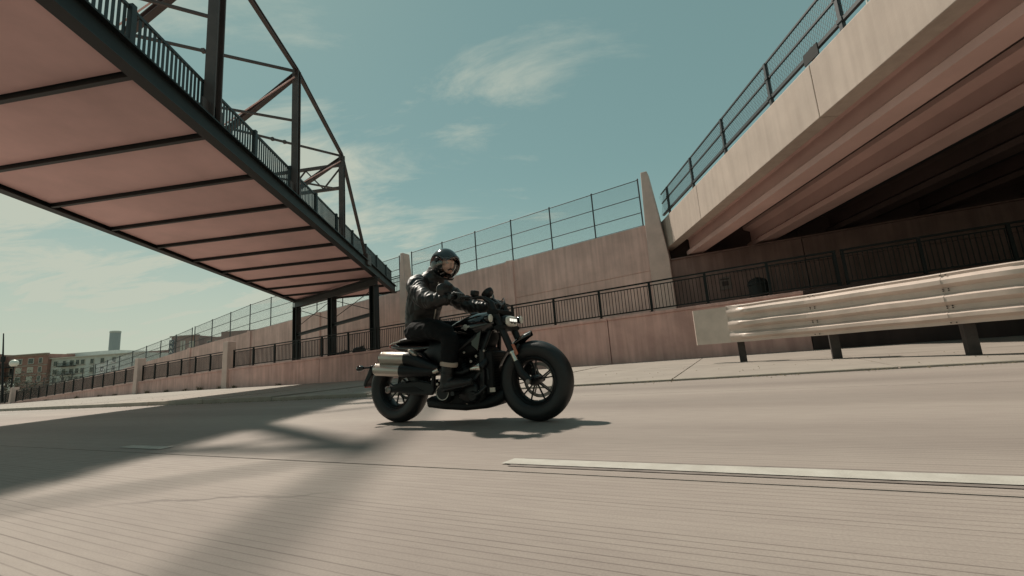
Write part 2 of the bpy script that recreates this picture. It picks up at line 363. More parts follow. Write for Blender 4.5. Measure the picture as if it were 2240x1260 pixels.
# raised footpath between the walls, bank behind the upper wall
TOPZ = [(-130, -2.0), (-60, .22), (-48, .68), (-37, 1.08), (-27, 1.34), (-20, 1.45), (-13, 1.58), (-5, 1.78), (0, 1.93), (6, 2.05), (40, 2.3)]
UT = 21.0
UPZ = [(-130, -.5), (-90, .9), (-72, 1.72), (-65, 2.04), (-56, 2.4), (-52, 2.75), (-41, 3.8), (-33, 4.42), (-28, 4.76), (-13.7, 5.78), (-2.9, 6.53), (0, 6.7), (40, 7.5)]
def strip(name, m, ta, tb, za, zb, s0, s1, step=2.0):
    mb = MB(); pr = None; s = s0
    while s <= s1+1e-6:
        cur = (W(s, ta, za(s)), W(s, tb, zb(s)))
        if pr: mb.add([pr[0], cur[0], cur[1], pr[1]], [(0, 1, 2, 3)])
        pr = cur; s += step
    return struct(mb.build(name, m))
strip('footpath', 'pave', WT+.02, UT+.01, lambda s: interp(TOPZ, s)-.06, lambda s: interp(TOPZ, s)-.03, -130, 40)
strip('embankment', 'ground', UT+.25, 48, lambda s: interp(UPZ, s)-.25, lambda s: interp(UPZ, s)*.9-.2, -130, 40)
strip('embankment_slope', 'ground', 48, 75, lambda s: interp(UPZ, s)*.9-.2, lambda s: -.28, -130, 40)

# ------------------------------------------------------------------ retaining walls
def wall_panel(s0, s1, t0, t1, zlo, zhi, name, m, parent, bevel=.012):
    mb = MB(); k = max(1, int((s1-s0)/3)); ring = []
    for i in range(k+1):
        s = s0+(s1-s0)*i/k; ring.append([W(s, t0, zlo(s)), W(s, t0, zhi(s)), W(s, t1, zhi(s)), W(s, t1, zlo(s))])
    mb.rings(ring); return mb.build(name, m, parent, bevel=bevel)
low = thing('retaining_wall', 'low pinkish concrete retaining wall carrying the black railing along the pavement', 'wall', W(-20, WT))
PIL = [-60.0, -37.3, -26.9]
dk = thing('retaining_wall', 'concrete wall behind the guardrail under the overpass, shade painted into its colour', 'wall', W(10, WT))  # stretch of the low wall whose colour is darkened as shade
edges = [-120, -105, -90, -75, -60, -48.6, -37.3, -26.9, -19.0, -11.5, -4, 2.0, 11, 19, 27, 35]
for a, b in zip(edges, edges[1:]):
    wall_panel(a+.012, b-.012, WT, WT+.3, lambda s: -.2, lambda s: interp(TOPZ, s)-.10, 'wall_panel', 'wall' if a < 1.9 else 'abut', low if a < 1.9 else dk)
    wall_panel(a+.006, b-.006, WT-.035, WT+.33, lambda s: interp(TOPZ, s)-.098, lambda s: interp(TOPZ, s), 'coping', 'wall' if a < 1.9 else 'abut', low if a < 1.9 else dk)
for s in PIL:
    z = interp(TOPZ, s)+1.6 if s > -50 else interp(TOPZ, s)+1.35
    mb = MB(); w = .26
    mb.hexa([W(s-w, WT-.16, -.2), W(s+w, WT-.16, -.2), W(s+w, WT+.40, -.2), W(s-w, WT+.40, -.2), W(s-w*.86, WT-.12, z), W(s+w*.86, WT-.12, z), W(s+w*.86, WT+.36, z), W(s-w*.86, WT+.36, z)])
    mb.build('pilaster', 'pylon', low, bevel=.02)
upw = thing('retaining_wall', 'tall concrete retaining wall behind the footpath, topped by the wire fence', 'wall', W(-20, UT))
ue = [-100, -86, -73, -60, -50.5, -41.9, -33.6, -25.8, -18.0, -10.5, -2.75]
for a, b in zip(ue, ue[1:]):
    mid = lambda s: interp(TOPZ, s) + (interp(UPZ, s)-interp(TOPZ, s))*.52
    wall_panel(a+.015, b-.015, UT, UT+.4, lambda s: interp(TOPZ, s)-.3, lambda s: mid(s)-.012, 'wall_panel', 'wall_up', upw)
    wall_panel(a+.015, b-.015, UT, UT+.4, lambda s: mid(s)+.012, lambda s: interp(UPZ, s), 'wall_panel', 'wall_up', upw)
    wall_panel(a+.02, b-.02, UT+.03, UT+.39, lambda s: mid(s)-.013, lambda s: mid(s)+.013, 'joint_strip', 'wall_up', upw, 0)
for s in ue[1:-1]:
    if abs(s+18) < .1: continue
    z = interp(UPZ, s)+.04
    mb = MB(); mb.hexa([W(s-.24, UT-.14, .3), W(s+.24, UT-.14, .3), W(s+.24, UT+.3, .3), W(s-.24, UT+.3, .3), W(s-.2, UT-.10, z), W(s+.2, UT-.10, z), W(s+.2, UT+.3, z), W(s-.2, UT+.3, z)])
    mb.build('buttress', 'wall_up', upw, bevel=.02)
for s, zt, zk, wb in ((-18.0, 7.85, 5.3, .26), (-2.72, 9.15, 6.4, .36)):
    mb = MB(); sec = lambda z, w0, w1, d: [W(s-w0, UT-d, z), W(s+w1, UT-d, z), W(s+w1, UT+.55, z), W(s-w0, UT+.55, z)]
    mb.rings([sec(.4, wb, wb*1.6, .25), sec(zk-1.6, wb, wb*1.5, .24), sec(zk, wb*.95, wb*1.0, .2), sec(zt, wb*.72, wb*.10, .1)])
    mb.build('pylon', 'pylon', upw, bevel=.03)

# ------------------------------------------------------------------ black railing bays on the low wall
def picket_railing(bay, s0, s1, label):
    root = thing('picket_railing', label, 'railing', W((s0+s1)/2, WT+.15, interp(TOPZ, (s0+s1)/2)), 'black railing bays on the low wall')
    T = WT+.14; hz = lambda s, h: W(s, T, interp(TOPZ, s)+h)
    n = max(1, round((s1-s0)/1.75)); st_ = (s1-s0)/n
    for i in range(n+1):
        s = s0+st_*i; s = min(max(s, s0+.05), s1-.05)
        mb = MB(); mb.beam(hz(s, -.01), hz(s, 1.02), .075, .075, RU); mb.box((0, 0, 0), (.16, .12, .02), Matrix.Translation(hz(s, .01)) @ Matrix.Rotation(-A, 4, 'Z')); mb.build('post', 'rail', root)
    def rail(h, w, d, nm):
        mb = MB(); k = max(1, int((s1-s0)/3)); q = [hz(s0+(s1-s0)*i/k, h) for i in range(k+1)]
        for a, b in zip(q, q[1:]): mb.beam(a, b, w, d)
        mb.build(nm, 'rail', root)
    rail(1.05, .07, .05, 'top_rail'); rail(.93, .04, .035, 'mid_rail'); rail(.10, .04, .045, 'bottom_rail')
    mb = MB(); s = s0+.06
    while s < s1:
        mb.beam(hz(s, .10), hz(s, .93), .018, .034 if s1 < -15 else .018, RU); s += .115
    mb.build('pickets', 'rail', root, kind='stuff')
rb = [(-119, -60.4, 'far dark railing bay left of the slender short pilaster beside the lamp'), (-59.6, -37.65, 'long dark railing bay between the two leftmost concrete pilasters'),
      (-36.95, -27.25, 'black railing bay between the two tall concrete pilasters'), (-26.5, -15.2, 'black railing bay between the tall pilaster and the rider, under the footbridge'),
      (-15.1, 3.0, 'black picket railing bay running behind the motorcycle front wheel'), (3.1, 30, 'shaded railing bay running under the overpass above the guardrail')]
for i, (a, b, lb) in enumerate(rb): picket_railing(i, a, b, lb)

# ------------------------------------------------------------------ wire fence on the tall wall
def wire_fence(s0, s1, label, hgt):
    root = thing('wire_fence', label, 'fence', W((s0+s1)/2, UT+.2, interp(UPZ, (s0+s1)/2)), 'wire fence bays on the tall wall')
    hz = lambda s, h: W(s, UT+.18, interp(UPZ, s)+h)
    n = max(1, round((s1-s0)/2.55))
    for i in range(n+1):
        s = s0+(s1-s0)*i/n; mb = MB(); mb.tube([hz(s, -.05), hz(s, hgt(s)+.03)], .036, 8); mb.ball(hz(s, hgt(s)+.04), .045, 8, 5); mb.build('post', 'fencepost', root)
    for fr, nm in ((1, 'top_rail'), (.64, 'mid_rail'), (.30, 'mid_rail'), (.03, 'bottom_rail')):
        mb = MB(); k = max(1, int((s1-s0)/2.5)); q = [hz(s0+(s1-s0)*i/k, hgt(s0+(s1-s0)*i/k)*fr) for i in range(k+1)]
        mb.tube(q, .021 if fr in (1, .64, .30) else .012, 6); mb.build(nm, 'fencepost', root)
    mb = MB(); d = .085; s = s0-3
    while s < s1:
        for sg in (1, -1):
            a, b = (s, s+2.3) if sg > 0 else (s+2.3, s)
            def cl(x): return min(max(x, s0), s1)
            if cl(a) == cl(b): continue
            ha = (cl(a)-a)/(b-a); hb = (cl(b)-a)/(b-a)
            mb.beam(hz(cl(a), ha*hgt(cl(a))), hz(cl(b), hb*hgt(cl(b))), .0035, .0035)
        s += d
    if s0 > -100: mb.build('wire_mesh', 'galv', root, kind='stuff')
HG = lambda s: interp([(-130, .8), (-75, .9), (-65, .9), (-56, 1.4), (-45, 1.6), (-33, 2.2), (-18, 2.3), (-3, 2.4)], s)
for a, b, lb in ((-105, -60.2, 'low far end of the wire fence running down toward the brick flats'), (-59.8, -42.0, 'wire fence bay in front of the distant dark brick block'),
                 (-41.6, -18.5, 'wire fence bay on the tall wall left of and behind the footbridge'), (-17.5, -3.2, 'tall wire fence bay between the two tapered concrete pylons')):
    wire_fence(a, b, lb, HG)

# ================================================================== FOOTBRIDGE
BX = lambda y, side: -6.80 - .048*(y-21.158) - (6.3 if side else 0)
BZ = lambda y: 5.80 - .034*(y-5.0)                 # underside of the deck
SK = .87                                         # the left truss stands this much farther along (skew)
def bp(side, y, h=0.0, inn=0.0):
    yy = y + (SK if side else 0); f = inn/6.3
    return Vector((BX(yy, side)+(inn if side else -inn), yy, BZ(y)+h))
BY0, BY1 = -24.0, 24.3
def byend(side): return 26.0 if not side else 28.6
fb = thing('footbridge', 'steel truss footbridge with brown panelled underside crossing above the road', 'bridge', (-9.5, 0, 0))
# soffit panels and cross ribs
ribs = [6.62 + 1.9*i for i in range(-16, 11)]
for y, y2 in zip(ribs, ribs[1:]):
    a, b, c, d = bp(0, y+.05, .10, .12), bp(0, y2-.05, .10, .12), bp(1, y2-.05, .10, .12), bp(1, y+.05, .10, .12)
    u_ = Vector((0, 0, .05)); MB().hexa([a, b, c, d, a+u_, b+u_, c+u_, d+u_]).build('soffit_panel', 'soffit', fb)
for y in ribs:
    MB().ibeam(bp(0, y, .07, .05), bp(1, y, .07, .05), .09, .16, .02).build('cross_rib', 'steel', fb)
mb = MB(); mb.hexa([bp(0, ribs[0], .17, .1), bp(0, ribs[-1], .17, .1), bp(1, ribs[-1], .17, .1), bp(1, ribs[0], .17, .1)] + [q+Vector((0, 0, .12)) for q in (bp(0, ribs[0], .17, .1), bp(0, ribs[-1], .17, .1), bp(1, ribs[-1], .17, .1), bp(1, ribs[0], .17, .1))]).build('deck_slab', 'pave', fb)
for sd_ in (0, 1):
    MB().ibeam(bp(sd_, ribs[0], .19), bp(sd_, ribs[-1], .19), .24, .44, .035).build('edge_beam', 'steel', fb)
# trusses
ND = [-17.6, -13.4, -9.2, -4.0, .2, 4.4, 8.55, 12.5, 16.6]
TOPH = {-17.6: 3.4, -13.4: 4.0, -9.2: 4.55, -4.0: 4.7, .2: 4.75, 4.4: 4.75, 8.55: 4.70, 12.5: 4.68, 16.6: 3.98}
EY = (-21.2, 19.95)
for sd_ in (0, 1):
    ch = [bp(sd_, EY[0], .35)] + [bp(sd_, y, TOPH[y]) for y in ND] + [bp(sd_, EY[1], .35)]
    for a, b in zip(ch, ch[1:]): MB().ibeam(a, b, .11, .13, .025).build('top_chord', 'steel_warm', fb)
    for y in ND:
        w = .24 if y == 8.55 else .19
        o = MB().ibeam(bp(sd_, y, .42), bp(sd_, y, TOPH[y]-.02), w, w, .03, (0, 1, 0)).build('vertical', 'steel_warm', fb)
        g = MB(); q = bp(sd_, y, .58); g.box(q, (.03, .62, .40)); q2 = bp(sd_, y, TOPH[y]-.12); g.box(q2, (.034, .40, .28)); g.build('gusset_plate', 'steel_warm', o)
    MB().box(bp(sd_, EY[1], .45), (.24, .5, .5)).build('gusset_plate', 'steel_warm', fb)
for i, y in enumerate(ND):
    if y < -5: continue
    # sway diagonal inside the frame, with its thin tie rod beside it
    o = MB().ibeam(bp(0, y, TOPH[y]-.15), bp(1, y, .35), .15, .15, .025).build('sway_diagonal', 'steel_warm', fb)
    MB().tube([bp(0, y-.15, TOPH[y]-.35), bp(1, y-.25, .9)], .022, 6).build('tie_rod', 'soffit', o)
    if i and y > -9:
        yp = ND[i-1]; mb = MB(); p, q = bp(0, y, TOPH[y]-.05), bp(1, yp, TOPH[yp]-.05); mb.beam(p, q, .07, .07)
        for f in (.30, .36): mb.box(p.lerp(q, f), (.10, .10, .12))
        mb.build('lateral_brace', 'steel_warm', fb)
        mb = MB(); p, q = bp(0, y, TOPH[y]*.62), bp(1, yp, TOPH[yp]*.62); mb.beam(p, p.lerp(q, .55), .06, .06); mb.build('lateral_brace', 'steel_warm', fb)
mb = MB(); mb.beam(bp(0, 16.6, 2.55), bp(1, 16.6, 2.55), .09, .12)
mb.build('portal_strut', 'steel_warm', fb)
mb = MB(); mb.beam(bp(0, 16.6, 3.55), bp(1, 16.6, 3.55), .09, .12); mb.build('portal_strut', 'steel_warm', fb)
for k in range(8):
    f0, f1 = k/8, (k+1)/8; za, zb = (2.6, 3.5) if k % 2 else (3.5, 2.6)
    MB().beam(bp(0, 16.6, za).lerp(bp(1, 16.6, za), f0), bp(0, 16.6, zb).lerp(bp(1, 16.6, zb), f1), .05, .05).build('portal_lacing', 'steel_warm', fb)
# bridge railings
for sd_ in (0, 1):
    yr0, yr1 = ribs[0]+.3, ribs[-1]-.1
    MB().beam(bp(sd_, yr0, 1.28, .16), bp(sd_, yr1, 1.28, .16), .05, .06).build('hand_rail', 'bridge_rail', fb)
    MB().beam(bp(sd_, yr0, .40, .16), bp(sd_, yr1, .40, .16), .04, .05).build('bottom_rail', 'bridge_rail', fb)
    mb = MB(); y = yr0
    while y < yr1: mb.beam(bp(sd_, y, .40, .16), bp(sd_, y, 1.27, .16), .012, .056, (0, 1, 0)); y += .11
    mb.build('pickets', 'bridge_rail', fb, kind='stuff')
    y = 6.55
    while y > yr0: y -= 1.95
    y += 1.95
    while y < yr1: MB().beam(bp(sd_, y, .30, .13), bp(sd_, y, 1.34, .13), .09, .09, (0, 1, 0)).build('post', 'bridge_rail', fb); y += 1.95
# bent under the far end
pc, pb_, pa = Vector((-6.85, 21.2, 0)), Vector((-9.95, 23.6, 0)), Vector((-13.15, 26.1, 0))
for p in (pc, pb_, pa):
    s_ = p.dot(RU); zt = 4.72
    o = MB().ibeam(Vector((p.x, p.y, interp(TOPZ, s_)-.1)), Vector((p.x, p.y, zt)), .34, .34, .045, RU).build('column', 'steel', fb)
    MB().box((p.x, p.y, interp(TOPZ, s_)), (.55, .55, .06)).build('base_plate', 'steel', o)
e_ = (pa-pc).normalized()
MB().ibeam(pc-e_*.3+Vector((0, 0, 4.93)), pa+e_*.3+Vector((0, 0, 4.93)), .30, .42, .045).build('bent_beam', 'steel', fb)
MB().ibeam(Vector((pa.x, pa.y, 3.05)), Vector((pc.x, pc.y, 3.35)), .16, .16, .025).build('bent_strut', 'steel', fb)
for a, b in ((pc, pb_), (pb_, pa)):
    MB().tube([Vector((a.x, a.y, 4.6)), Vector((b.x, b.y, 3.5))], .02, 6).build('tie_rod', 'steel', fb)
    MB().tube([Vector((b.x, b.y, 4.6)), Vector((a.x, a.y, 3.5))], .02, 6).build('tie_rod', 'steel', fb)
# landing rail between bridge end and pylon
lr = thing('landing_railing', 'short railing between the footbridge end and the tapered pylon behind the rider', 'railing', W(-19, UT-.1, 5.3))
for h in (1.05, .93, .08): MB().beam(W(-20.5, UT+.1, 5.32+h), W(-18.3, UT+.1, 5.42+h), .05, .045).build('rail', 'rail', lr)
mb = MB(); s = -20.4
while s < -18.3: mb.beam(W(s, UT+.1, 5.4), W(s, UT+.1, 6.3), .018, .018, RU); s += .11
mb.build('pickets', 'rail', lr, kind='stuff')

# ================================================================== OVERPASS
OX = lambda y, off: 7.42 - .0186*(y-19.765) + off
OZ = lambda y: 6.67 - .043*(y-19.765)               # top of the fascia
def op_(off, y, dz): return Vector((OX(y, off), y, OZ(y)+dz))
OY0, OY1 = -30.0, 20.5
ov = thing('overpass', 'concrete road overpass with sunlit pale fascia crossing at the right', 'bridge', (10, 0, 0))
prof = [(0, -1.42), (.0, -.02), (.05, 0), (.42, 0), (.45, -.45), (.45, -.60), (37.6, -.60), (37.6, -.86), (1.3, -.86), (.95, -1.0), (.78, -1.42)]
fas = [(0, -1.42), (0, -.03), (.03, 0), (.40, 0), (.45, -.3), (.45, -1.42)]
ys = [OY0]
while ys[-1] < OY1-1: ys.append(min(ys[-1]+6.6, OY1-.3*0))
off_y = OY1-ys[-1]
ys = [y+off_y for y in ys]
for a, b in zip(ys, ys[1:]):
    mb = MB(); mb.rings([[op_(x, y, z) for x, z in fas] for y in (a+.008, b-.008)]); mb.build('fascia_panel', 'fascia', ov, bevel=.015)
mb = MB(); mb.rings([[op_(x, y, z) for x, z in ((.46, -.62), (38, -.62), (38, -.90), (.46, -.90))] for y in (OY0, OY1)]); mb.build('deck_slab', 'shade_girder', ov)
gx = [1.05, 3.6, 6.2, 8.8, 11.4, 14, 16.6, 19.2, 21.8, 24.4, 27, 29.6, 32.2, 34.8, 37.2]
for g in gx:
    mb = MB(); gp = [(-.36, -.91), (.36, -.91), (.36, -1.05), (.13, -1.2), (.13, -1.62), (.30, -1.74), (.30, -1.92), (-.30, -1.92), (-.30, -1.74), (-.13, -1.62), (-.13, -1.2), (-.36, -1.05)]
    mb.rings([[op_(g+x, y, z) for x, z in gp] for y in (OY0, OY1-.9)]); mb.build('girder', 'girder' if g < 5 else 'shade_girder', ov)  # inner girders get the copy with shade in its colour
for k, x in enumerate((4.7, 7.4)):
    mb = MB(); mb.tube([op_(x, OY0, -1.55), op_(x, OY1-1.2, -1.55)], .09, 10); o = mb.build('service_pipe', 'steel', ov)
# parapet fence on the overpass
fo = thing('parapet_fence', 'dark wire fence running along the top of the overpass fascia', 'fence', op_(.2, 15, 0))
y = OY1-1.0
while y > OY0:
    mb = MB(); mb.beam(op_(.2, y, -.01), op_(.2, y, 1.42), .09, .09, (0, 1, 0)); mb.box(op_(.2, y, .03), (.22, .22, .06)); mb.box(op_(.2, y, .36), (.13, .16, .1)); mb.box(op_(.2, y, .95), (.12, .14, .08)); mb.build('post', 'fencepost', fo); y -= 2.7
for h, w in ((.34, .09), (.93, .05), (1.40, .05)):
    MB().beam(op_(.2, OY0, h), op_(.2, OY1-.2, h), w, w).build('rail', 'fencepost', fo)
mb = MB(); y = OY0
while y < OY1-.5: mb.beam(op_(.2, y, .36), op_(.2, y+.6, 1.4), .006, .006); mb.beam(op_(.2, y+.6, .36), op_(.2, y, 1.4), .006, .006); y += .09
mb.build('wire_mesh', 'galv', fo, kind='stuff')
M['dark'] = mat('dark_plastic', (.012, .014, .014), .8, var=.3, vscale=5)
sg = thing('parapet_sign', 'small dark panel fixed to the overpass fence', 'sign', op_(.1, 9.4, .2))
MB().box(op_(.10, 9.6, .24), (.03, .50, .30)).build('panel', 'dark', sg); MB().box(op_(.145, 9.6, .24), (.06, .06, .4)).build('bracket', 'fencepost', sg)
# abutment under it
ab = thing('abutment', 'shaded concrete abutment wall under the overpass girders', 'wall', W(6, UT))
ae = [-2.3, 3.0, 12.5, 20, 28, 40]
for a, b in zip(ae, ae[1:]):
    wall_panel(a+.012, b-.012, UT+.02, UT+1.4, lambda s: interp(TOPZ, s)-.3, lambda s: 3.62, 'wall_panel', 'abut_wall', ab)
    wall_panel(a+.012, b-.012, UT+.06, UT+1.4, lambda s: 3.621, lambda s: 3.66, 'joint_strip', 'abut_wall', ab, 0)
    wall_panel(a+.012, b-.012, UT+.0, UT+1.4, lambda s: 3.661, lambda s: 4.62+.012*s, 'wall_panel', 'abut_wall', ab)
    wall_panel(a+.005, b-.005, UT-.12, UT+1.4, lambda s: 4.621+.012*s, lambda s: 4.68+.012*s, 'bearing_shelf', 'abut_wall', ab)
    wall_panel(a+.005, b-.005, UT+.9, UT+1.4, lambda s: 4.681+.012*s, lambda s: 6.2, 'back_wall', 'shade_girder', ab)

# ================================================================== GUARDRAIL
gr = thing('guardrail', 'three-ridged metal guardrail with pale flat end beside the road at right', 'guardrail', W(2, 10.2, .15))
GP = [(-.78, 11.62), (-.45, 11.52), (-.1, 11.36), (.5, 11.12), (1.4, 10.72), (2.3, 10.15), (3.1, 9.55), (3.8, 9.08), (4.6, 8.85), (6, 8.78), (8, 8.72), (11, 8.7)]
GB, GH = .57, .84
thrie = [(0, 0), (.0, .06), (.10, .11), (.10, .17), (0, .23), (0, .31), (.10, .37), (.10, .45), (0, .51), (0, .60), (.085, .66), (.085, .73), (.0, .79), (.01, .83), (-.01, .85), (-.07, .855)]
def gdir(i):
    a = Vector(GP[max(i-1, 0)]); b = Vector(GP[min(i+1, len(GP)-1)]); d = (b-a).normalized(); return Vector((d.y, -d.x)) if d.y*0+(-d.x) < 0 else Vector((-d.y, d.x))
def gpt(i, out, z):
    n_ = gdir(i); return W(GP[i][0]+n_.x*out, GP[i][1]+n_.y*out, GB+z)
def gfine(f, out, z):
    i = min(int(f), len(GP)-2); q = f-i; return gpt(i, out, z).lerp(gpt(i+1, out, z), q)
for k, (i0, i1) in enumerate(((2, 4), (4, 6), (6, 8), (8, 11))):
    rg = []; nn_ = (i1-i0)*6
    for h_ in range(nn_+1):
        f = min(i0+(i1-i0)*h_/nn_+(.07 if h_ == nn_ else 0), len(GP)-1.001); o_ = .008*(k % 2); fade = min(1, .25+.75*max(0, f-2)*1.5)
        dn_ = lambda x, z: .014*noise.noise(Vector((f*1.7, z*3.0, 5.0)))
        fr_ = [gfine(f, o_+x*fade+dn_(x, z), z+.006*noise.noise(Vector((f*1.3, 1, 2)))) for x, z in thrie]; bk_ = [gfine(f, o_+x*fade+dn_(x, z)-.006, z-(.006 if x < 0 else 0)+.006*noise.noise(Vector((f*1.3, 1, 2)))) for x, z in reversed(thrie)]
        rg.append(fr_+bk_)
    bm_ = MB().rings(rg).build('rail_beam', 'guard', gr, smooth=50)
    if k:
        for z in (.03, .27, .30, .55, .58, .81):
            for d_ in (.06, .14):
                p_ = gfine(i0+d_, .02, z); MB().ball(p_, (.011, .011, .011), 8, 5).build('bolt', 'guardpost', bm_)
rg = []
for out_, q in ((-.30, (-.62, 11.75)), (-.20, (-.86, 11.66)), (0, (-.84, 11.56)), (.02, (-.45, 11.50)), (.02, (-.09, 11.35))):
    p0, p1 = W(q[0], q[1], GB+.0), W(q[0], q[1], GB+GH); b_ = RN*.012
    rg.append([p0, p1, p1+b_, p0+b_])
MB().rings(rg).build('end_plate', 'guard', gr, smooth=40)
for s_, t_ in ((.1, 11.52), (1.75, 10.75), (3.35, 9.62), (5.1, 9.08), (7.2, 9.0)):
    o = MB().beam(W(s_, t_, -.1), W(s_, t_, GB+GH*.86), .15, .15, RU).build('post', 'guardpost', gr)
    MB().box((0, 0, 0), (.14, .10, .40), Matrix.Translation(W(s_, t_-.10, GB+GH*.55)) @ Matrix.Rotation(-A, 4, 'Z')).build('blockout', 'guardpost', o)

# ================================================================== small things on the footpath
pl = thing('wall_placard', 'small pale square notice on the wall under the overpass edge', 'sign', W(-.08, UT-.05, 2.9))
T_ = Matrix.Translation(W(-.05, UT-.03, 3.2)) @ Matrix.Rotation(-A, 4, 'Z')
M['placard'] = mat('pale_placard', (.13, .10, .09), .8); M['bag'] = mat('black_bag_plastic', (.014, .015, .016), .35, bump=.6, bscale=9)
MB().box((0, 0, 0), (.46, .03, .55), T_).build('plate', 'placard', pl, bevel=.01)
MB().box((0, -.02, .19), (.36, .012, .06), T_).build('print', 'abut', pl); MB().box((0, -.02, 0), (.26, .012, .2), T_).build('print', 'abut', pl)
bn = thing('litter_bin', 'dark rounded litter bin behind the railing under the overpass', 'bin', W(1.1, 19.8, interp(TOPZ, 1)))
bT = Matrix.Translation(W(1.1, 19.8, interp(TOPZ, 1)-.04))
MB().lathe([(.0, 0), (.30, 0), (.33, .1), (.36, .85), (.34, .9), (0, .9)], 20, bT).build('body', 'dark', bn, smooth=40)
MB().lathe([(.385, .9), (.385, .96), (.30, 1.12), (.12, 1.2), (0, 1.21)], 20, bT).build('lid', 'dark', bn, smooth=40)
for s_, t_, r_, lb in ((-18.95, 17.0, (.34, .30, .17), 'low black rubbish bag on the footpath, nearer the middle bridge column'), (-17.75, 17.0, (.34, .30, .26), 'taller black rubbish bag on the footpath, nearer the right bridge column')):
    mb = MB(); c = W(s_, t_, interp(TOPZ, s_)+r_[2]*.8-.03); mb.ball(c, r_, 20, 12); mb.tube([c+Vector((.1, 0, r_[2]*.8)), c+Vector((.16, .02, r_[2]*1.0)), c+Vector((.24, .05, r_[2]*1.0))], [.08, .035, .06], 8)
    mb.v = [tuple(Vector(p)+(Vector(p)-c).normalized()*.10*noise.noise(Vector(p)*4)) for p in mb.v]
    tag(mb.build('rubbish_bag', 'bag', smooth=60), lb, 'bag', 'bags under the footbridge')
# weeds along the foot of the low wall
def weed(s_, t_, h, lb):
    rnd = random.Random(int(s_*100)); c = W(s_, t_, 0); c.z = interp(BASEZ, s_)-.02; mb = MB()
    for k in range(26):
        a = rnd.uniform(0, 6.28); l = h*rnd.uniform(.5, 1); sp = rnd.uniform(.1, .9)*h; b = c+Vector((rnd.uniform(-.12, .12), rnd.uniform(-.08, .08), 0))
        d = Vector((math.cos(a), math.sin(a), 0)); sd_ = Vector((-d.y, d.x, 0))*.014
        m_ = b+d*sp*.35+Vector((0, 0, l*.65)); e = b+d*sp+Vector((0, 0, l))
        mb.add([b-sd_, b+sd_, m_+sd_*.8, m_-sd_*.8, e], [(0, 1, 2, 3), (3, 2, 4)])
    tag(mb.build('weed_tuft', 'grass'), lb, 'weed', 'dry weeds at the foot of the low wall')
for i, s_ in enumerate((-52, -46.3, -42.5, -40.1, -35.6, -33.2, -31.0, -29.4, -27.4, -25.9, -22.0, -14.6)):
    weed(s_, WT-.12, .16+.14*((i*37) % 10)/10, 'small dry weed tuft growing at the foot of the low concrete wall')

# grit and dry leaves blown into the gutter
rnd = random.Random(11); mb = MB()
for k in range(1500):
    s_ = rnd.uniform(-34, 7); t_ = kerb_t(s_)-.03-abs(rnd.gauss(0, .16)) if rnd.random() < .75 else kerb_t(s_)+rnd.uniform(.15, 2.5)
    z_ = .006 if t_ < kerb_t(s_) else interp(KH, s_)+.004+(interp(BASEZ, s_)-interp(KH, s_))*(t_-kerb_t(s_))/(WT-kerb_t(s_))
    r_ = rnd.uniform(.005, .02); a = rnd.uniform(0, 6.28); c = W(s_, t_, z_+r_*.4); e1 = Vector((math.cos(a), math.sin(a), rnd.uniform(-.3, .3)))*r_; e2 = Vector((-math.sin(a), math.cos(a), rnd.uniform(-.2, .2)))*r_*rnd.uniform(.4, .9)
    mb.add([c-e1, c+e2, c+e1, c-e2, c+Vector((0, 0, r_*.6))], [(0, 1, 4), (1, 2, 4), (2, 3, 4), (3, 0, 4)])
o = mb.build('gutter_grit', 'grass', kind='stuff'); o['label'] = 'scattered grit and dry leaf scraps along the kerb and gutter'; o['category'] = 'grit'

# ================================================================== BACKGROUND
M['brick'] = mat('red_brick', (.33, .18, .15), .9, var=.2, vscale=.6, bump=.2, bscale=10)
M['brick_dark'] = mat('brown_brick', (.33, .205, .18), .9, var=.2, vscale=.5)
M['pale_clad'] = mat('pale_grey_cladding', (.56, .57, .54), .8, var=.1, vscale=.5)
M['trim'] = mat('stone_trim', (.34, .27, .23), .85)
M['glass'] = mat('dark_window_glass', (.02, .026, .028), .15, spec=.8)
M['blind'] = mat('window_blind', (.46, .42, .36), .8)
M['frame'] = mat('window_frame_paint', (.55, .52, .46), .6)
M['tower'] = mat('hazy_tower_cladding', (.34, .37, .38), .5, var=.08, vscale=.02, stretch=(1, 1, .1))  # cladding colour lightened to stand in for distance haze
def block(root, x0, x1, y0, y1, z1, m, nm='wall', z0=-.3): return MB().box(((x0+x1)/2, (y0+y1)/2, (z0+z1)/2), (x1-x0, y1-y0, z1-z0)).build(nm, m, root)
def window(root, x, y, z, w, h, lit='glass'):
    o = MB().box((x, y-.02, z), (w+.24, .12, h+.24)).build('window', 'frame', root)
    for sx in (-1, 1): MB().box((x+sx*w/4, y-.09, z), (w/2-.08, .06, h-.05)).build('pane', lit if (sx < 0 or lit != 'glass') else 'glass', o)
    MB().box((x, y-.1, z-h/2-.16), (w+.4, .3, .12)).build('sill', 'trim', o)
bk = thing('brick_building', 'red brick apartment block with stone bands at the far left', 'building', (-150, 133, 0))
block(bk, -186, -154.6, 130, 150, 13.9, 'brick'); block(bk, -154.6, -150.2, 132, 150, 13.6, 'brick_dark'); block(bk, -150.2, -140.1, 130, 150, 13.2, 'brick')
for zb in (10.0, 7.35, 4.6, 13.0):
    MB().box((-145.15, 129.93, zb), (10.1, .2, .35)).build('stone_band', 'trim', bk)
MB().box((-146, 129.8, 13.35), (12, 1.0, .3)).build('cornice', 'trim', bk); MB().box((-170, 129.8, 14.0), (31, 1.0, .3)).build('cornice', 'trim', bk)
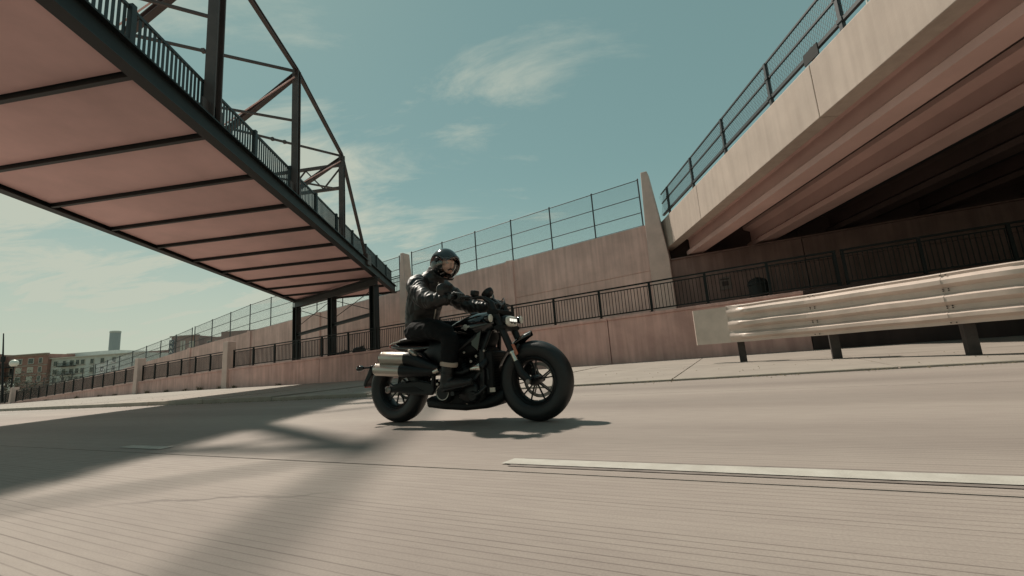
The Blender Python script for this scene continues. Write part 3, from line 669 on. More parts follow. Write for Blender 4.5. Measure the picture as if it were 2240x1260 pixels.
for zc, kinds in ((11.35, ('glass', 'glass', 'glass')), (8.75, ('blind', 'blind', 'glass')), (6.05, ('glass', 'blind', 'glass'))):
    for xc, w, kd in zip((-148.6, -145.1, -142.2), (1.5, 1.5, .9), kinds): window(bk, xc, 129.97, zc, w, 1.45, kd)
    window(bk, -152.6, 131.95, zc, 1.8, 2.0); window(bk, -156.3, 129.97, zc, 1.3, 1.45, 'blind')
    o = MB().box((-152.4, 131, zc-1.35), (4.2, 2.0, .2)).build('balcony', 'rail', bk)
    mb = MB()
    for k in range(14): mb.box((-154.3+k*.3, 130.05, zc-.75), (.05, .05, 1.0))
    mb.box((-152.4, 130.05, zc-.22), (4.2, .08, .08)); mb.build('balcony_rail', 'rail', o)
gb = thing('pale_building', 'pale grey apartment block with small balconies next to the red brick flats', 'building', (-130, 133, 0))
block(gb, -140.05, -112, 131, 150, 11.6, 'pale_clad'); block(gb, -143, -127, 138, 150, 13.6, 'pale_clad', 'roof_storey')
MB().box((-126, 130.8, 11.7), (28.2, .8, .25)).build('cornice', 'frame', gb)
for xc, w in ((-138.6, 1.2), (-136, .9), (-133.7, 1.2), (-132, 1), (-130.4, 1.1), (-127.6, 1), (-124.5, 1.1), (-121, 1.1)):
    for zc in (10.1, 7.6, 5.2): window(gb, xc, 130.97, zc, w, 1.4)
for xc in (-136, -133.5):
    for zc in (9.1, 6.6):
        o = MB().box((xc, 130.3, zc), (2.2, 1.3, .15)).build('balcony', 'rail', gb); mb = MB()
        for k in range(9): mb.box((xc-1.05+k*.26, 129.7, zc+.5), (.05, .05, 1))
        mb.box((xc, 129.7, zc+1.0), (2.2, .07, .07)); mb.build('balcony_rail', 'rail', o)
for nm, lb, x0, x1, y0, y1, z1, m in (('brown_building', 'low brown block behind the pale flats, left of the round tower', -212, -172, 225, 250, 19.6, 'brick_dark'),
                                     ('brown_building', 'long low brown hall beyond the fence, right of the round tower', -186, -100, 205, 230, 13.5, 'brick_dark'),
                                     ('grey_building', 'pale flat-roofed block in front of the round tower', -160, -132, 165, 180, 12.4, 'pale_clad')):
    r_ = thing(nm, lb, 'building', ((x0+x1)/2, (y0+y1)/2, 0)); block(r_, x0, x1, y0, y1, z1, m)
    MB().box(((x0+x1)/2, y0-.2, z1+.15), (x1-x0+.6, 1, .3)).build('cornice', 'trim', r_)
    MB().box((x0+(x1-x0)*.7, (y0+y1)/2, z1+1.0), ((x1-x0)*.18, 6, 1.7)).build('roof_storey', m, r_)
    k = x0+4
    while k < x1-3: window(r_, k, y0-.03, z1-2.6, 2.2, 1.5); k += 5.5
b2 = thing('brick_building', 'brown brick building with pale window strips seen through the fence', 'building', (-80, 113, 0))
block(b2, -87.3, -80.4, 110, 125, 13.1, 'brick_dark'); block(b2, -80.4, -75.0, 112, 125, 12.6, 'brick_dark'); block(b2, -75.0, -48, 110.5, 125, 13.6, 'brick_dark')
MB().box((-83.85, 109.9, 13.2), (7.2, .8, .25)).build('cornice', 'trim', b2)
MB().box((-84.6, 109.9, 10.2), (.5, .2, 3.6)).build('window_strip', 'blind', b2); MB().box((-83.9, 109.9, 10.2), (.35, .2, 3.6)).build('window_strip', 'frame', b2)
for zc in (11.0, 9.2, 7.2): window(b2, -82.0, 109.97, zc, 1.2, 1.3, 'blind')
for xc in (-73.6, -70.6, -67, -63, -59, -55):
    window(b2, xc, 110.47, 11.2, 1.3, 1.2, 'blind'); window(b2, xc, 110.47, 8.4, 1.3, 1.2)
for xc in (-79, -77): window(b2, xc, 111.97, 10.6, .9, 2.0)
M['sign_navy'] = mat('navy_sign_panel', (.03, .05, .065), .5); M['sign_white'] = mat('white_sign_letters', (.72, .70, .64), .6)
vs = thing('vertical_sign', 'narrow dark vertical sign with pale letters on the brown brick corner', 'sign', (-87, 109.5, 6))
MB().box((-86.75, 109.4, 10.0), (1.1, .25, 4.6)).build('panel', 'sign_navy', vs)
def letter(ch, loc, size, m, parent, rot=(R(90), 0, 0)):
    c = bpy.data.curves.new('letter', 'FONT'); c.body = ch; c.size = size; c.extrude = .03*size; c.align_x = 'CENTER'; c.align_y = 'CENTER'
    o = bpy.data.objects.new('letter', c); COL.objects.link(o)
    me = bpy.data.meshes.new_from_object(o.evaluated_get(bpy.context.evaluated_depsgraph_get())); bpy.data.objects.remove(o)
    me.materials.clear(); me.materials.append(M[m]); o = bpy.data.objects.new('letter', me); COL.objects.link(o); o.parent = parent
    o.location = Vector(loc)-ORG.get(parent.name, Vector()); o.rotation_euler = rot; return o
for ch, z in zip('XAAY', (11.6, 10.5, 9.4, 8.3)): letter(ch, (-86.75, 109.24, z), 1.1, 'sign_white', vs)
ls = thing('letter_sign', 'white letters on a low wall at the lower left beyond the railing', 'sign', (-69.5, 60, 0))
MB().box((-70, 60.1, .9), (7, .25, 1.6)).build('wall', 'trim', ls)
for ch, x in zip('rp', (-70.6, -69.3)): letter(ch, (x, 59.9, 2.35), 2.1, 'sign_white', ls, (R(90), 0, 0))
tw = thing('tower', 'round grey high-rise tower standing alone on the horizon', 'tower', (-838, 905, 0))
tT = Matrix.Translation((-838, 905, -1))
MB().lathe([(0, 0), (9.0, 0), (9.0, 125), (8.4, 127), (0, 127)], 40, tT).build('shaft', 'tower', tw, smooth=30)
for k in range(40):
    a = 2*math.pi*k/40
    if k == 0: rib0 = MB().box((0, 0, 62), (.5, .5, 124)).build('mullion', 'pale_clad', tw); rib0.location = (9.05, 0, 0)
    elif math.sin(a) < .25: share(rib0, 'mullion', (9.05*math.cos(a), 9.05*math.sin(a), 0), tw, a)
for z in (122.5,): MB().lathe([(8.9, z), (9.4, z), (9.4, z+3), (8.9, z+3)], 40, Matrix.Translation((-838, 905, 0)), True).build('crown_band', 'pale_clad', tw)
M['globe'] = mat('frosted_globe', (.75, .74, .66), .35)
la = thing('street_lamp', 'street lamp with a pale round globe in front of the red brick flats', 'lamp', (-52, 45, .6))
MB().tube([(-52, 45, .3), (-52, 45, .9), (-52, 45, 1.0), (-52, 45, 3.75)], [.14, .13, .07, .055], 10).build('post', 'rail', la)
MB().lathe([(.07, 0), (.16, .05), (.12, .12)], 14, Matrix.Translation((-52, 45, 3.72))).build('collar', 'rail', la)
MB().ball((-52, 45, 4.16), .36, 18, 12).build('globe', 'globe', la, smooth=60)
po = thing('utility_pole', 'thin dark leaning pole at the far left edge beside the lamp', 'pole', (-46.9, 40, .6))
MB().tube([(-46.9, 40, .3), (-47.25, 40, 3.6), (-47.55, 40, 6.6)], [.09, .075, .04], 8).build('shaft', 'rail', po)
MB().box((-47.3, 40, 4.2), (.25, .2, .5)).build('junction_box', 'rail', po)
def shrub(c, r, h, lb, seed):
    rnd = random.Random(seed); root = thing('shrub', lb, 'shrub', c, 'shrubs beyond the left railing'); c = Vector(c); mb = MB()
    for k in range(5):
        a = rnd.uniform(0, 6.28); mb.tube([c, c+Vector((math.cos(a)*r*.3, math.sin(a)*r*.3, h*.4)), c+Vector((math.cos(a)*r*.7, math.sin(a)*r*.7, h*.85))], [.05, .035, .01], 5)
    mb.build('stem', 'bark', root); mb = MB()
    cl_ = [(Vector((rnd.gauss(0, .45)*r, rnd.gauss(0, .45)*r, h*rnd.uniform(.3, .95))), rnd.uniform(.25, .5)*r) for _ in range(9)]
    for k in range(1500):
        q, rr = rnd.choice(cl_); d = Vector((rnd.gauss(0, 1), rnd.gauss(0, 1), rnd.gauss(0, 1))).normalized()
        p = c+q+d*rr*rnd.uniform(.5, 1.05); e1 = Vector((rnd.gauss(0, 1), rnd.gauss(0, 1), rnd.gauss(0, 1))).normalized()*rnd.uniform(.05, .10); e2 = e1.cross(d).normalized()*.04
        mb.add([p-e1, p+e2, p+e1, p-e2], [(0, 1, 2, 3)])
    mb.build('foliage', 'leaf', root, kind='stuff')
shrub((-60, 50, .3), 2.2, 2.6, 'grey-green shrub nearest the lamp beyond the left railing', 3)
shrub((-57, 53, .3), 2.8, 2.9, 'wider grey-green shrub right of the lamp beyond the railing', 4)
shrub((-52.5, 55, .3), 2.0, 2.4, 'smallest grey-green shrub farthest right beyond the left railing', 5)

# ================================================================== MOTORCYCLE (local: x forward, y left, z up; origin under the rear axle)
S0, BT = -2.96, 3.34
RZ = -A
M['tyre'] = mat('tyre_rubber', (.009, .010, .011), .45, bump=.12, bscale=60, var=.3, vscale=20, spec=.45)
M['blk_gloss'] = mat('gloss_black_paint', (.002, .003, .0035), .12, spec=.5, coat=.4)
M['blk_satin'] = mat('satin_black_metal', (.006, .007, .008), .40, .0, var=.3, vscale=12, spec=.35)
M['blk_matte'] = mat('matte_black_casting', (.006, .0065, .007), .6, bump=.25, bscale=90, spec=.25)
M['seat'] = mat('black_seat_vinyl', (.006, .006, .007), .48, bump=.2, bscale=70, spec=.4)
M['alu'] = mat('brushed_aluminium', (.50, .45, .40), .40, .8, var=.10, vscale=10, stretch=(.3, 5, 5), bump=.05, bscale=60)
M['chrome'] = mat('bright_metal', (.62, .58, .52), .22, 1.0)
M['steel_d'] = mat('brake_steel', (.22, .20, .19), .35, .9)
M['amber'] = mat('amber_reflector', (.42, .12, .06), .3, spec=.7); M['redlens'] = mat('red_lens', (.30, .03, .02), .25)
M['lens'] = mat('clear_lens', (.74, .70, .62), .12, spec=.8, var=.25, vscale=45, bump=.5, bscale=90)
M['mirror'] = mat('mirror_back', (.012, .013, .014), .3)
M['lamp'] = mat('headlight_lamp', (.8, .78, .7), .2); _b = M['lamp'].node_tree.nodes['Principled BSDF']; _b.inputs['Emission Color'].default_value = (1, .97, .88, 1); _b.inputs['Emission Strength'].default_value = .8
bike = thing('motorcycle', 'black muscle cruiser motorcycle with high silver twin mufflers and fat front tyre', 'motorcycle', W(S0, BT, 0), rz=RZ)
YAX = Matrix.Rotation(R(90), 4, 'X')          # lathe axis z -> y
def at(x, y, z, rot=None): return Matrix.Translation((x, y, z)) @ (rot if rot else Matrix())
def wheel(cx, rad, half, rim_r, parent, spokes):
    w = MB().lathe([(rim_r+.012, -half*.66), (rim_r+.026, -half*.86), (rad-.060, -half), (rad-.028, -half*.86), (rad-.008, -half*.48), (rad, 0), (rad-.008, half*.48), (rad-.028, half*.86), (rad-.060, half), (rim_r+.026, half*.86), (rim_r+.012, half*.66), (rim_r-.004, 0)], 72, at(cx, 0, rad, YAX), True).build('tyre', 'tyre', parent, smooth=50)
    rim = MB().lathe([(rim_r+.016, -half*.64), (rim_r+.004, -half*.70), (rim_r-.012, -half*.50), (rim_r-.022, 0), (rim_r-.012, half*.50), (rim_r+.004, half*.70), (rim_r+.016, half*.64), (rim_r+.004, 0)], 60, at(cx, 0, rad, YAX), True).build('rim', 'blk_satin', parent, smooth=40)
    MB().lathe([(.0, -.085), (.032, -.085), (.040, -.06), (.046, -.02), (.046, .02), (.040, .06), (.032, .085), (0, .085)], 20, at(cx, 0, rad, YAX)).build('hub', 'blk_satin', parent, smooth=40)
    for k in range(spokes):
        for q in (-1, 1):
            a = 2*math.pi*(k/spokes)+.35; b = a+q*.20
            p0 = Vector((cx+.036*math.cos(a), q*.018, rad+.036*math.sin(a))); p1 = Vector((cx+(rim_r-.012)*math.cos(b), q*.022, rad+(rim_r-.012)*math.sin(b)))
            MB().beam(p0, p1, .011, .012, (0, 1, 0)).build('spoke', 'blk_satin', parent)
    # tread grooves cut as thin dark ribs either side of the crown
    return w
fw = bpy.data.objects.new('front_wheel', None); COL.objects.link(fw); fw.parent = bike; fw.empty_display_size = .1
rw = bpy.data.objects.new('rear_wheel', None); COL.objects.link(rw); rw.parent = bike; rw.empty_display_size = .1
FX, FR, RR = 1.452, .327, .322
wheel(FX, FR, .075, .182, fw, 5); wheel(0, RR, .092, .172, rw, 5)
MB().lathe([(.118, -.072), (.146, -.072), (.146, -.077), (.118, -.077)], 40, at(FX, .0, FR, YAX), True).build('brake_disc', 'steel_d', fw, smooth=30)
MB().lathe([(.09, -.10), (.120, -.10), (.120, -.105), (.09, -.105)], 36, at(0, 0, RR, YAX), True).build('brake_disc', 'steel_d', rw, smooth=30)
for k in range(5):
    a = 2*math.pi*k/5+.2; MB().beam((FX+.03*math.cos(a), .072, FR+.03*math.sin(a)), (FX+.122*math.cos(a+.3), .074, FR+.122*math.sin(a+.3)), .012, .008, (0, 1, 0)).build('disc_arm', 'steel_d', fw)
MB().box((0, 0, 0), (.075, .05, .12), at(FX-.11, .095, FR+.09, Matrix.Rotation(R(35), 4, 'Y'))).build('brake_caliper', 'blk_matte', bike, bevel=.012)
# fork
fd = Vector((FX-.045-1.135, 0, FR-1.0)).normalized()
for sy in (-1, 1):
    y = sy*.112; top = Vector((1.135, y, 1.0)); P_ = lambda d: top+Vector((fd.x*d, 0, fd.z*d))
    fk = MB().tube([P_(0), P_(.46)], .030, 16).build('fork_tube', 'blk_satin', bike, smooth=40)
    MB().tube([P_(.46), P_(.475), P_(.476), P_(.55)], [.032, .032, .0235, .0235], 16).build('slider', 'chrome', fk, smooth=40)
    MB().loft([(P_(.545), .028, .030), (P_(.60), .028, .034), (P_(.66), .026, .034), (P_(.70)+Vector((.025, 0, 0)), .024, .036), (Vector((FX, y, FR)), .024, .034)], 14, up=(1, 0, 0)).build('fork_foot', 'blk_satin', fk, smooth=40)
    MB().lathe([(0, -.02), (.018, -.02), (.022, 0), (.014, .0), (.012, -.006), (0, -.006)], 16, at(FX, y+sy*.03, FR, Matrix.Rotation(R(90)*sy, 4, 'X'))).build('axle_nut', 'steel_d', fk, smooth=30)
    MB().loft([(P_(.395)+Vector((.035, sy*.006, 0)), .010, .012), (P_(.41)+Vector((.036, sy*.006, 0)), .010, .016), (P_(.475)+Vector((.036, sy*.006, 0)), .010, .016), (P_(.49)+Vector((.035, sy*.006, 0)), .010, .012)], 10, up=(1, 0, 0)).build('reflector', 'amber', fk, smooth=40)
for d_, w_ in ((.085, .065), (.235, .07)):
    c_ = Vector((1.135+fd.x*d_, 0, 1.0+fd.z*d_)); MB().loft([((c_.x, -.15, c_.z), .05, .020), ((c_.x-.01, -.1, c_.z), .055, .026), ((c_.x-.03, 0, c_.z), .06, .03), ((c_.x-.01, .1, c_.z), .055, .026), ((c_.x, .15, c_.z), .05, .020)], 12, up=(0, 0, 1), e=.7).build('triple_clamp', 'blk_matte', bike, smooth=40)
# front mudguard, following the tyre
mg = []
for k in range(11):
    a = R(157-k*6.6); r_ = FR+.024+.0045*max(0, k-3)**1.35; hw = .092 if k < 8 else .092-.02*(k-7)
    row = []
    for j in range(9):
        t_ = -1+j/4; row.append((FX+(r_-.035*abs(t_)**2.2)*math.cos(a), t_*hw, FR+(r_-.035*abs(t_)**2.2)*math.sin(a)))
    mg.append(row+[(FX+(r_-.008-.035*abs(-1+j/4)**2.2)*math.cos(a), (-1+j/4)*(hw-.004), FR+(r_-.008-.035*abs(-1+j/4)**2.2)*math.sin(a)) for j in reversed(range(9))])
fen = MB().rings(mg).build('front_mudguard', 'blk_gloss', bike, smooth=50)
for sy in (-1, 1): MB().beam((1.32, sy*.098, .555), (1.37, sy*.088, .63), .02, .03, (0, 1, 0)).build('mudguard_stay', 'blk_satin', fen)
# headlight and indicators
hl = MB().loft([((1.17, 0, .838), .06, .030), ((1.20, 0, .838), .105, .048), ((1.245, 0, .836), .112, .053), ((1.262, 0, .835), .106, .048)], 24, e=.62).build('headlight', 'blk_satin', bike, smooth=40)
MB().loft([((1.255, 0, .835), .104, .047), ((1.272, 0, .835), .100, .044), ((1.284, 0, .835), .078, .032)], 24, e=.62).build('lens', 'lens', hl, smooth=35)
for yy in (-.052, -.018, .018, .052): MB().box((1.2835, yy, .843), (.008, .026, .024)).build('lamp_unit', 'lamp', hl, bevel=.003)
MB().box((1.2865, 0, .824), (.006, .13, .005)).build('lens_bar', 'blk_satin', hl); MB().box((1.2855, -.035, .815), (.006, .024, .007)).build('lens_bar', 'blk_satin', hl); MB().box((1.2855, .02, .815), (.006, .024, .007)).build('lens_bar', 'blk_satin', hl)
for sy in (-1, 1):
    ix = 1.16 if sy < 0 else 1.235
    MB().tube([(1.16, sy*.10, .86), (ix, sy*.205, .86)], .010, 8).build('indicator_stalk', 'blk_satin', bike)
    iT = at(ix, sy*.215, .86, Matrix.Rotation(R(90), 4, 'Y'))
    ind = MB().lathe([(0, -.045), (.022, -.035), (.034, -.01), (.038, .015), (.036, .02), (0, .02)], 18, iT).build('indicator', 'blk_gloss', bike, smooth=40)
    MB().lathe([(.034, .0201), (.033, .027), (.02, .034), (0, .036)], 18, iT).build('lens', 'lens', ind, smooth=40)
# handlebar: tall pulled-back risers
GX, GZ, GY = .965, 1.045, .37
hb = MB().tube([(GX-.012, -.45, GZ), (GX, -.32, GZ), (1.03, -.17, GZ+.012), (1.05, -.10, GZ+.015), (1.05, .10, GZ+.015), (1.03, .17, GZ+.012), (GX, .32, GZ), (GX-.012, .45, GZ)], .0145, 12).build('handlebar', 'blk_satin', bike, smooth=60)
for sy in (-1, 1):
    MB().loft([((1.155, sy*.055, .975), .026, .03), ((1.12, sy*.06, 1.0), .024, .026), ((1.075, sy*.065, 1.04), .024, .022), ((1.05, sy*.065, 1.06), .024, .022)], 12, up=(0, 0, 1), e=.7).build('riser', 'blk_satin', bike, smooth=40)
    MB().tube([(GX-.014, sy*.455, GZ), (GX-.010, sy*.44, GZ), (GX-.001, sy*.325, GZ), (GX+.002, sy*.31, GZ)], [.021, .019, .018, .022], 14).build('grip', 'tyre', hb, smooth=40)
    MB().box((0, 0, 0), (.05, .06, .045), at(GX+.022, sy*.262, GZ+.005)).build('switch_pod', 'blk_matte', hb, bevel=.01)
    MB().loft([((GX+.05, sy*.27, GZ), .008, .010), ((GX+.085, sy*.31, GZ-.004), .006, .009), ((GX+.085, sy*.38, GZ-.010), .006, .009), ((GX+.075, sy*.445, GZ-.012), .007, .010)], 8).build('lever', 'blk_satin', hb, smooth=40)
    # round mirrors on short stalks
    MB().tube([(GX-.005, sy*.30, GZ+.01), (GX-.05, sy*.36, GZ+.05), (.875, sy*.415, 1.095)], [.008, .007, .007], 8).build('mirror_stalk', 'blk_satin', hb, smooth=60)
    mT = at(.862, sy*.42, 1.122, Vector((-.78, -.60*sy if sy > 0 else .62, .08)).to_track_quat('Z', 'Y').to_matrix().to_4x4())
    mi = MB().lathe([(0, -.014), (.035, -.012), (.052, -.004), (.054, .004), (.050, .008), (0, .008)], 26, mT).build('mirror', 'mirror', hb, smooth=40)
    MB().lathe([(.051, .0085), (.054, .0095), (.054, .005)], 26, mT).build('mirror_rim', 'alu', hb)
MB().box((0, 0, 0), (.05, .075, .05), at(1.035, -.20, GZ+.045, Matrix.Rotation(R(10), 4, 'Y'))).build('brake_reservoir', 'blk_satin', hb, bevel=.01)
ga = MB().lathe([(0, -.03), (.048, -.03), (.056, -.01), (.058, .012), (.050, .016), (0, .016)], 28, at(1.045, 0, 1.115, Matrix.Rotation(R(-38), 4, 'Y'))).build('gauge', 'blk_satin', bike, smooth=40)
MB().lathe([(0, .0165), (.048, .0165), (.049, .0175), (0, .0185)], 28, at(1.045, 0, 1.115, Matrix.Rotation(R(-38), 4, 'Y'))).build('gauge_glass', 'glass', ga)
for pts in ([(1.0, -.28, GZ-.01), (1.09, -.2, 1.06), (1.16, -.1, .98), (1.14, -.04, .86)], [(1.0, .28, GZ-.01), (1.10, .2, 1.08), (1.17, .1, .99), (1.14, .05, .86)], [(1.02, -.22, GZ), (1.12, -.14, 1.0), (1.12, -.10, .9), (1.05, -.08, .80)], [(1.02, .24, GZ), (1.14, .13, 1.03), (1.17, .0, .97), (1.12, -.06, .86)]):
    MB().tube(pts, .0055, 6).build('cable', 'tyre', bike, smooth=60)
# tank
def ovals(secs, n=28, e=.8):
    rg = []
    for x, w_, zb_, zt_ in secs:
        c_ = (zb_+zt_)/2; h_ = (zt_-zb_)/2; row = []
        for k in range(n):
            a = 2*math.pi*k/n; c, si = math.cos(a), math.sin(a); c = math.copysign(abs(c)**e, c); si = math.copysign(abs(si)**e, si)
            row.append((x, w_*c*(1-.22*max(0, si)), c_+h_*si))
        rg.append(row)
    return MB().rings(rg)
tank = ovals([(.64, .055, .80, .845), (.68, .085, .775, .868), (.75, .115, .745, .895), (.86, .142, .722, .925), (.97, .155, .712, .94), (1.07, .150, .728, .938), (1.14, .118, .768, .92), (1.18, .075, .80, .90), (1.20, .035, .83, .875)]).build('fuel_tank', 'blk_gloss', bike, smooth=60)
MB().lathe([(0, 0), (.04, 0), (.042, .012), (.03, .02), (0, .022)], 20, at(.90, .0, .93)).build('filler_cap', 'blk_satin', tank, smooth=40)
for sy in (-1, 1):
    eT = at(.885, sy*.146, .815, Matrix.Rotation(R(-6), 4, 'Y') @ Matrix.Rotation(R(4*sy), 4, 'Z') @ Matrix.Scale(.62, 4))
    MB().prism([(-.075, .008), (-.05, .014), (.05, .014), (.075, .008), (.075, -.008), (.05, -.014), (-.05, -.014), (-.075, -.008)], -.003, .003, eT).build('emblem_bar', 'alu', tank)
    MB().prism([(-.03, .034), (0, .042), (.03, .034), (.034, .016), (-.034, .016)], -.002, .002, eT).build('emblem_shield', 'alu', tank)
    MB().prism([(-.034, -.016), (.034, -.016), (.022, -.034), (0, -.046), (-.022, -.034)], -.002, .002, eT).build('emblem_shield', 'alu', tank)
# airbox / side panel below the tank
ovals([(.60, .09, .62, .76), (.68, .125, .56, .775), (.82, .14, .55, .74), (.95, .13, .58, .735), (1.05, .10, .62, .76), (1.10, .06, .68, .80)], e=.6).build('airbox', 'blk_matte', bike, smooth=45)
MB().prism([(1.00, .60), (1.05, .78), (.94, .72), (.93, .66)], -.150, -.135).build('side_scoop', 'blk_gloss', bike, bevel=.006)
# seat and tail
ovals([(.02, .06, .735, .765), (.08, .105, .735, .785), (.20, .145, .74, .80), (.36, .15, .74, .805), (.50, .13, .745, .82), (.60, .10, .76, .845), (.67, .07, .78, .85)], e=.7).build('seat', 'seat', bike, smooth=50)
tl = ovals([(-.07, .035, .718, .738), (-.03, .075, .70, .745), (.08, .115, .665, .74), (.22, .13, .64, .745), (.36, .12, .62, .745), (.48, .10, .62, .75)], e=.7).build('tail_section', 'blk_gloss', bike, smooth=50)
MB().tube([(-.055, -.06, .742), (.03, -.105, .752), (.14, -.13, .76)], .007, 8).build('tail_trim', 'chrome', tl, smooth=50); MB().tube([(-.055, .06, .742), (.03, .105, .752), (.14, .13, .76)], .007, 8).build('tail_trim', 'chrome', tl, smooth=50)
MB().loft([((-.085, 0, .722), .04, .012), ((-.07, 0, .725), .055, .018), ((-.05, 0, .726), .06, .018)], 14, e=.6).build('tail_light', 'redlens', tl, smooth=40)
# frame, swingarm, shock
fr = MB()
for sy in (-1, 1):
    fr.tube([(1.11, sy*.05, .90), (1.00, sy*.13, .74), (.72, sy*.16, .58), (.52, sy*.14, .42), (.50, sy*.13, .30)], .021, 10)
    fr.tube([(1.12, sy*.05, .86), (1.05, sy*.14, .62), (1.03, sy*.15, .36), (.98, sy*.14, .2)], .02, 10)
    fr.tube([(.55, sy*.13, .46), (.38, sy*.12, .62), (.14, sy*.09, .69)], .016, 8)
fr.tube([(1.10, 0, .98), (1.165, 0, .76)], .04, 14); fr.build('frame', 'blk_satin', bike, smooth=50)
for sy in (-1, 1):
    y = sy*.135
    sw = MB().prism([(-.055, .345), (-.05, .285), (.10, .285), (.33, .255), (.50, .25), (.53, .30), (.50, .36), (.36, .385), (.20, .375), (.06, .355)], y-.018, y+.018).build('swingarm', 'blk_satin', bike, bevel=.012)
    MB().prism([(.03, .31), (.30, .285), (.42, .29), (.30, .335), (.12, .335)], y+sy*.019, y+sy*.023).build('swingarm_web', 'blk_matte', sw)
    MB().lathe([(0, 0), (.030, 0), (.034, .008), (.022, .016), (.022, .010), (0, .010)], 20, at(-.005, y+sy*.017, RR-.004, Matrix.Rotation(R(90)*(1 if sy < 0 else -1), 4, 'X'))).build('axle_nut', 'steel_d', sw, smooth=30)
MB().tube([(.30, .02, .36), (.36, .02, .46), (.44, .02, .60)], [.03, .04, .03], 14).build('rear_shock', 'blk_matte', bike, smooth=40)
MB().box((0, 0, 0), (.05, .30, .02), at(.18, 0, .375)).build('swingarm_brace', 'blk_satin', bike)
ovals([(.30, .06, .63, .74), (.38, .10, .56, .75), (.50, .13, .44, .77), (.60, .14, .42, .80), (.70, .14, .44, .80), (.78, .12, .48, .78)], e=.6).build('side_cover', 'blk_satin', bike, smooth=45)
# engine
eng = MB().prism([(.56, .30), (.60, .19), (.70, .155), (.96, .155), (1.03, .20), (1.05, .33), (1.00, .43), (.90, .46), (.74, .46), (.62, .42)], -.15, .15).build('crankcase', 'blk_matte', bike, bevel=.025)
for ang in (-29, 31):
    Tc = at(.82, 0, .34) @ Matrix.Rotation(R(ang), 4, 'Y'); cyl = MB()
    cyl.lathe([(.062, .08), (.062, .34)], 20, Tc)
    for k in range(9): cyl.lathe([(.03, .11+k*.021), (.088, .11+k*.021), (.088, .118+k*.021), (.03, .118+k*.021)], 20, Tc, True)
    c_ = cyl.build('cylinder', 'blk_satin', bike, smooth=30)
    MB().box((0, 0, .335), (.17, .20, .075), Tc).build('rocker_cover', 'blk_matte', c_, bevel=.02)
    for q in (-.07, .07): MB().lathe([(0, 0), (.008, 0), (.008, .012), (0, .012)], 8, Tc @ at(q, -.102, .34, Matrix.Rotation(R(90), 4, 'X'))).build('bolt', 'alu', c_)
def cover(x, z, r, y, d, nm, m='blk_satin', par=None):
    return MB().lathe([(0, d), (r*.72, d), (r*.92, d*.72), (r, d*.2), (r, 0)], 28, at(x, y, z, Matrix.Rotation(R(90), 4, 'X'))).build(nm, m, par or eng, smooth=40)
cv = cover(.655, .275, .092, -.150, .055, 'cam_cover')
MB().lathe([(.060, .057), (.066, .059), (.066, .054), (.060, .054)], 28, at(.655, -.15, .275, Matrix.Rotation(R(90), 4, 'X')), True).build('cover_ring', 'alu', eng)
cover(.90, .27, .105, -.150, .05, 'clutch_cover'); cover(.955, .235, .05, -.15, .06, 'water_pump')
for k in range(7):
    a = 2*math.pi*k/7; MB().lathe([(0, 0), (.009, 0), (.009, .01), (0, .012)], 8, at(.90+.096*math.cos(a), -.165, .27+.096*math.sin(a), Matrix.Rotation(R(90), 4, 'X'))).build('bolt', 'alu', eng)
for x, z, r_ in ((.575, .345, .012), (.60, .375, .010), (.72, .405, .011), (1.00, .40, .010), (.935, .52, .012), (.99, .56, .012), (1.07, .60, .010), (.87, .60, .010)):
    MB().lathe([(0, 0), (r_, 0), (r_, .012), (0, .016)], 10, at(x, -.158, z, Matrix.Rotation(R(90), 4, 'X'))).build('bolt', 'alu', eng)
for pts, r_ in (([(.90, -.17, .33), (.98, -.185, .37), (1.03, -.16, .44), (1.05, -.12, .52)], .016), ([(.96, -.2, .235), (1.02, -.19, .26), (1.06, -.15, .31)], .017), ([(.60, -.14, .36), (.58, -.15, .30), (.60, -.15, .22)], .007), ([(1.02, -.13, .50), (1.08, -.14, .44), (1.085, -.14, .36)], .009)):
    MB().tube(pts, r_, 10).build('hose', 'tyre', bike, smooth=60)
# radiator with shroud
rad = MB().hexa([(1.045, -.135, .24), (1.115, -.125, .24), (1.115, .125, .24), (1.045, .135, .24), (1.055, -.15, .60), (1.13, -.14, .59), (1.13, .14, .59), (1.055, .15, .60)]).build('radiator', 'blk_matte', bike, bevel=.015)
for k in range(14): MB().box((1.122+.0009*k, 0, .27+k*.022), (.006, .24, .006)).build('radiator_fin', 'blk_satin', rad)
MB().prism([(1.00, .25), (1.05, .24), (1.075, .60), (1.02, .62)], -.172, -.138).build('radiator_shroud', 'blk_satin', rad, bevel=.012)
MB().prism([(1.00, .25), (1.05, .24), (1.075, .60), (1.02, .62)], .138, .172).build('radiator_shroud', 'blk_satin', rad, bevel=.012)
# belly pan and collector box
bly = ovals([(.36, .05, .175, .215), (.42, .12, .135, .235), (.60, .15, .118, .22), (.82, .155, .105, .20), (1.02, .145, .118, .215), (1.13, .12, .145, .26), (1.18, .08, .18, .29)], e=.5).build('belly_pan', 'blk_matte', bike, smooth=45)
MB().box((1.115, -.135, .275), (.05, .012, .035)).build('maker_plate', 'alu', bly)
# kick-stand folded along the left, footpegs
MB().tube([(.80, .16, .16), (.60, .19, .15), (.50, .20, .15)], .012, 8).build('kickstand', 'blk_satin', bike)
for sy in (-1, 1):
    MB().tube([(.80, sy*.15, .275), (.82, sy*.21, .268)], .014, 8).build('peg_mount', 'blk_satin', bike); MB().tube([(.825, sy*.20, .268), (.83, sy*.31, .268)], [.018, .019], 12).build('footpeg', 'tyre', bike)
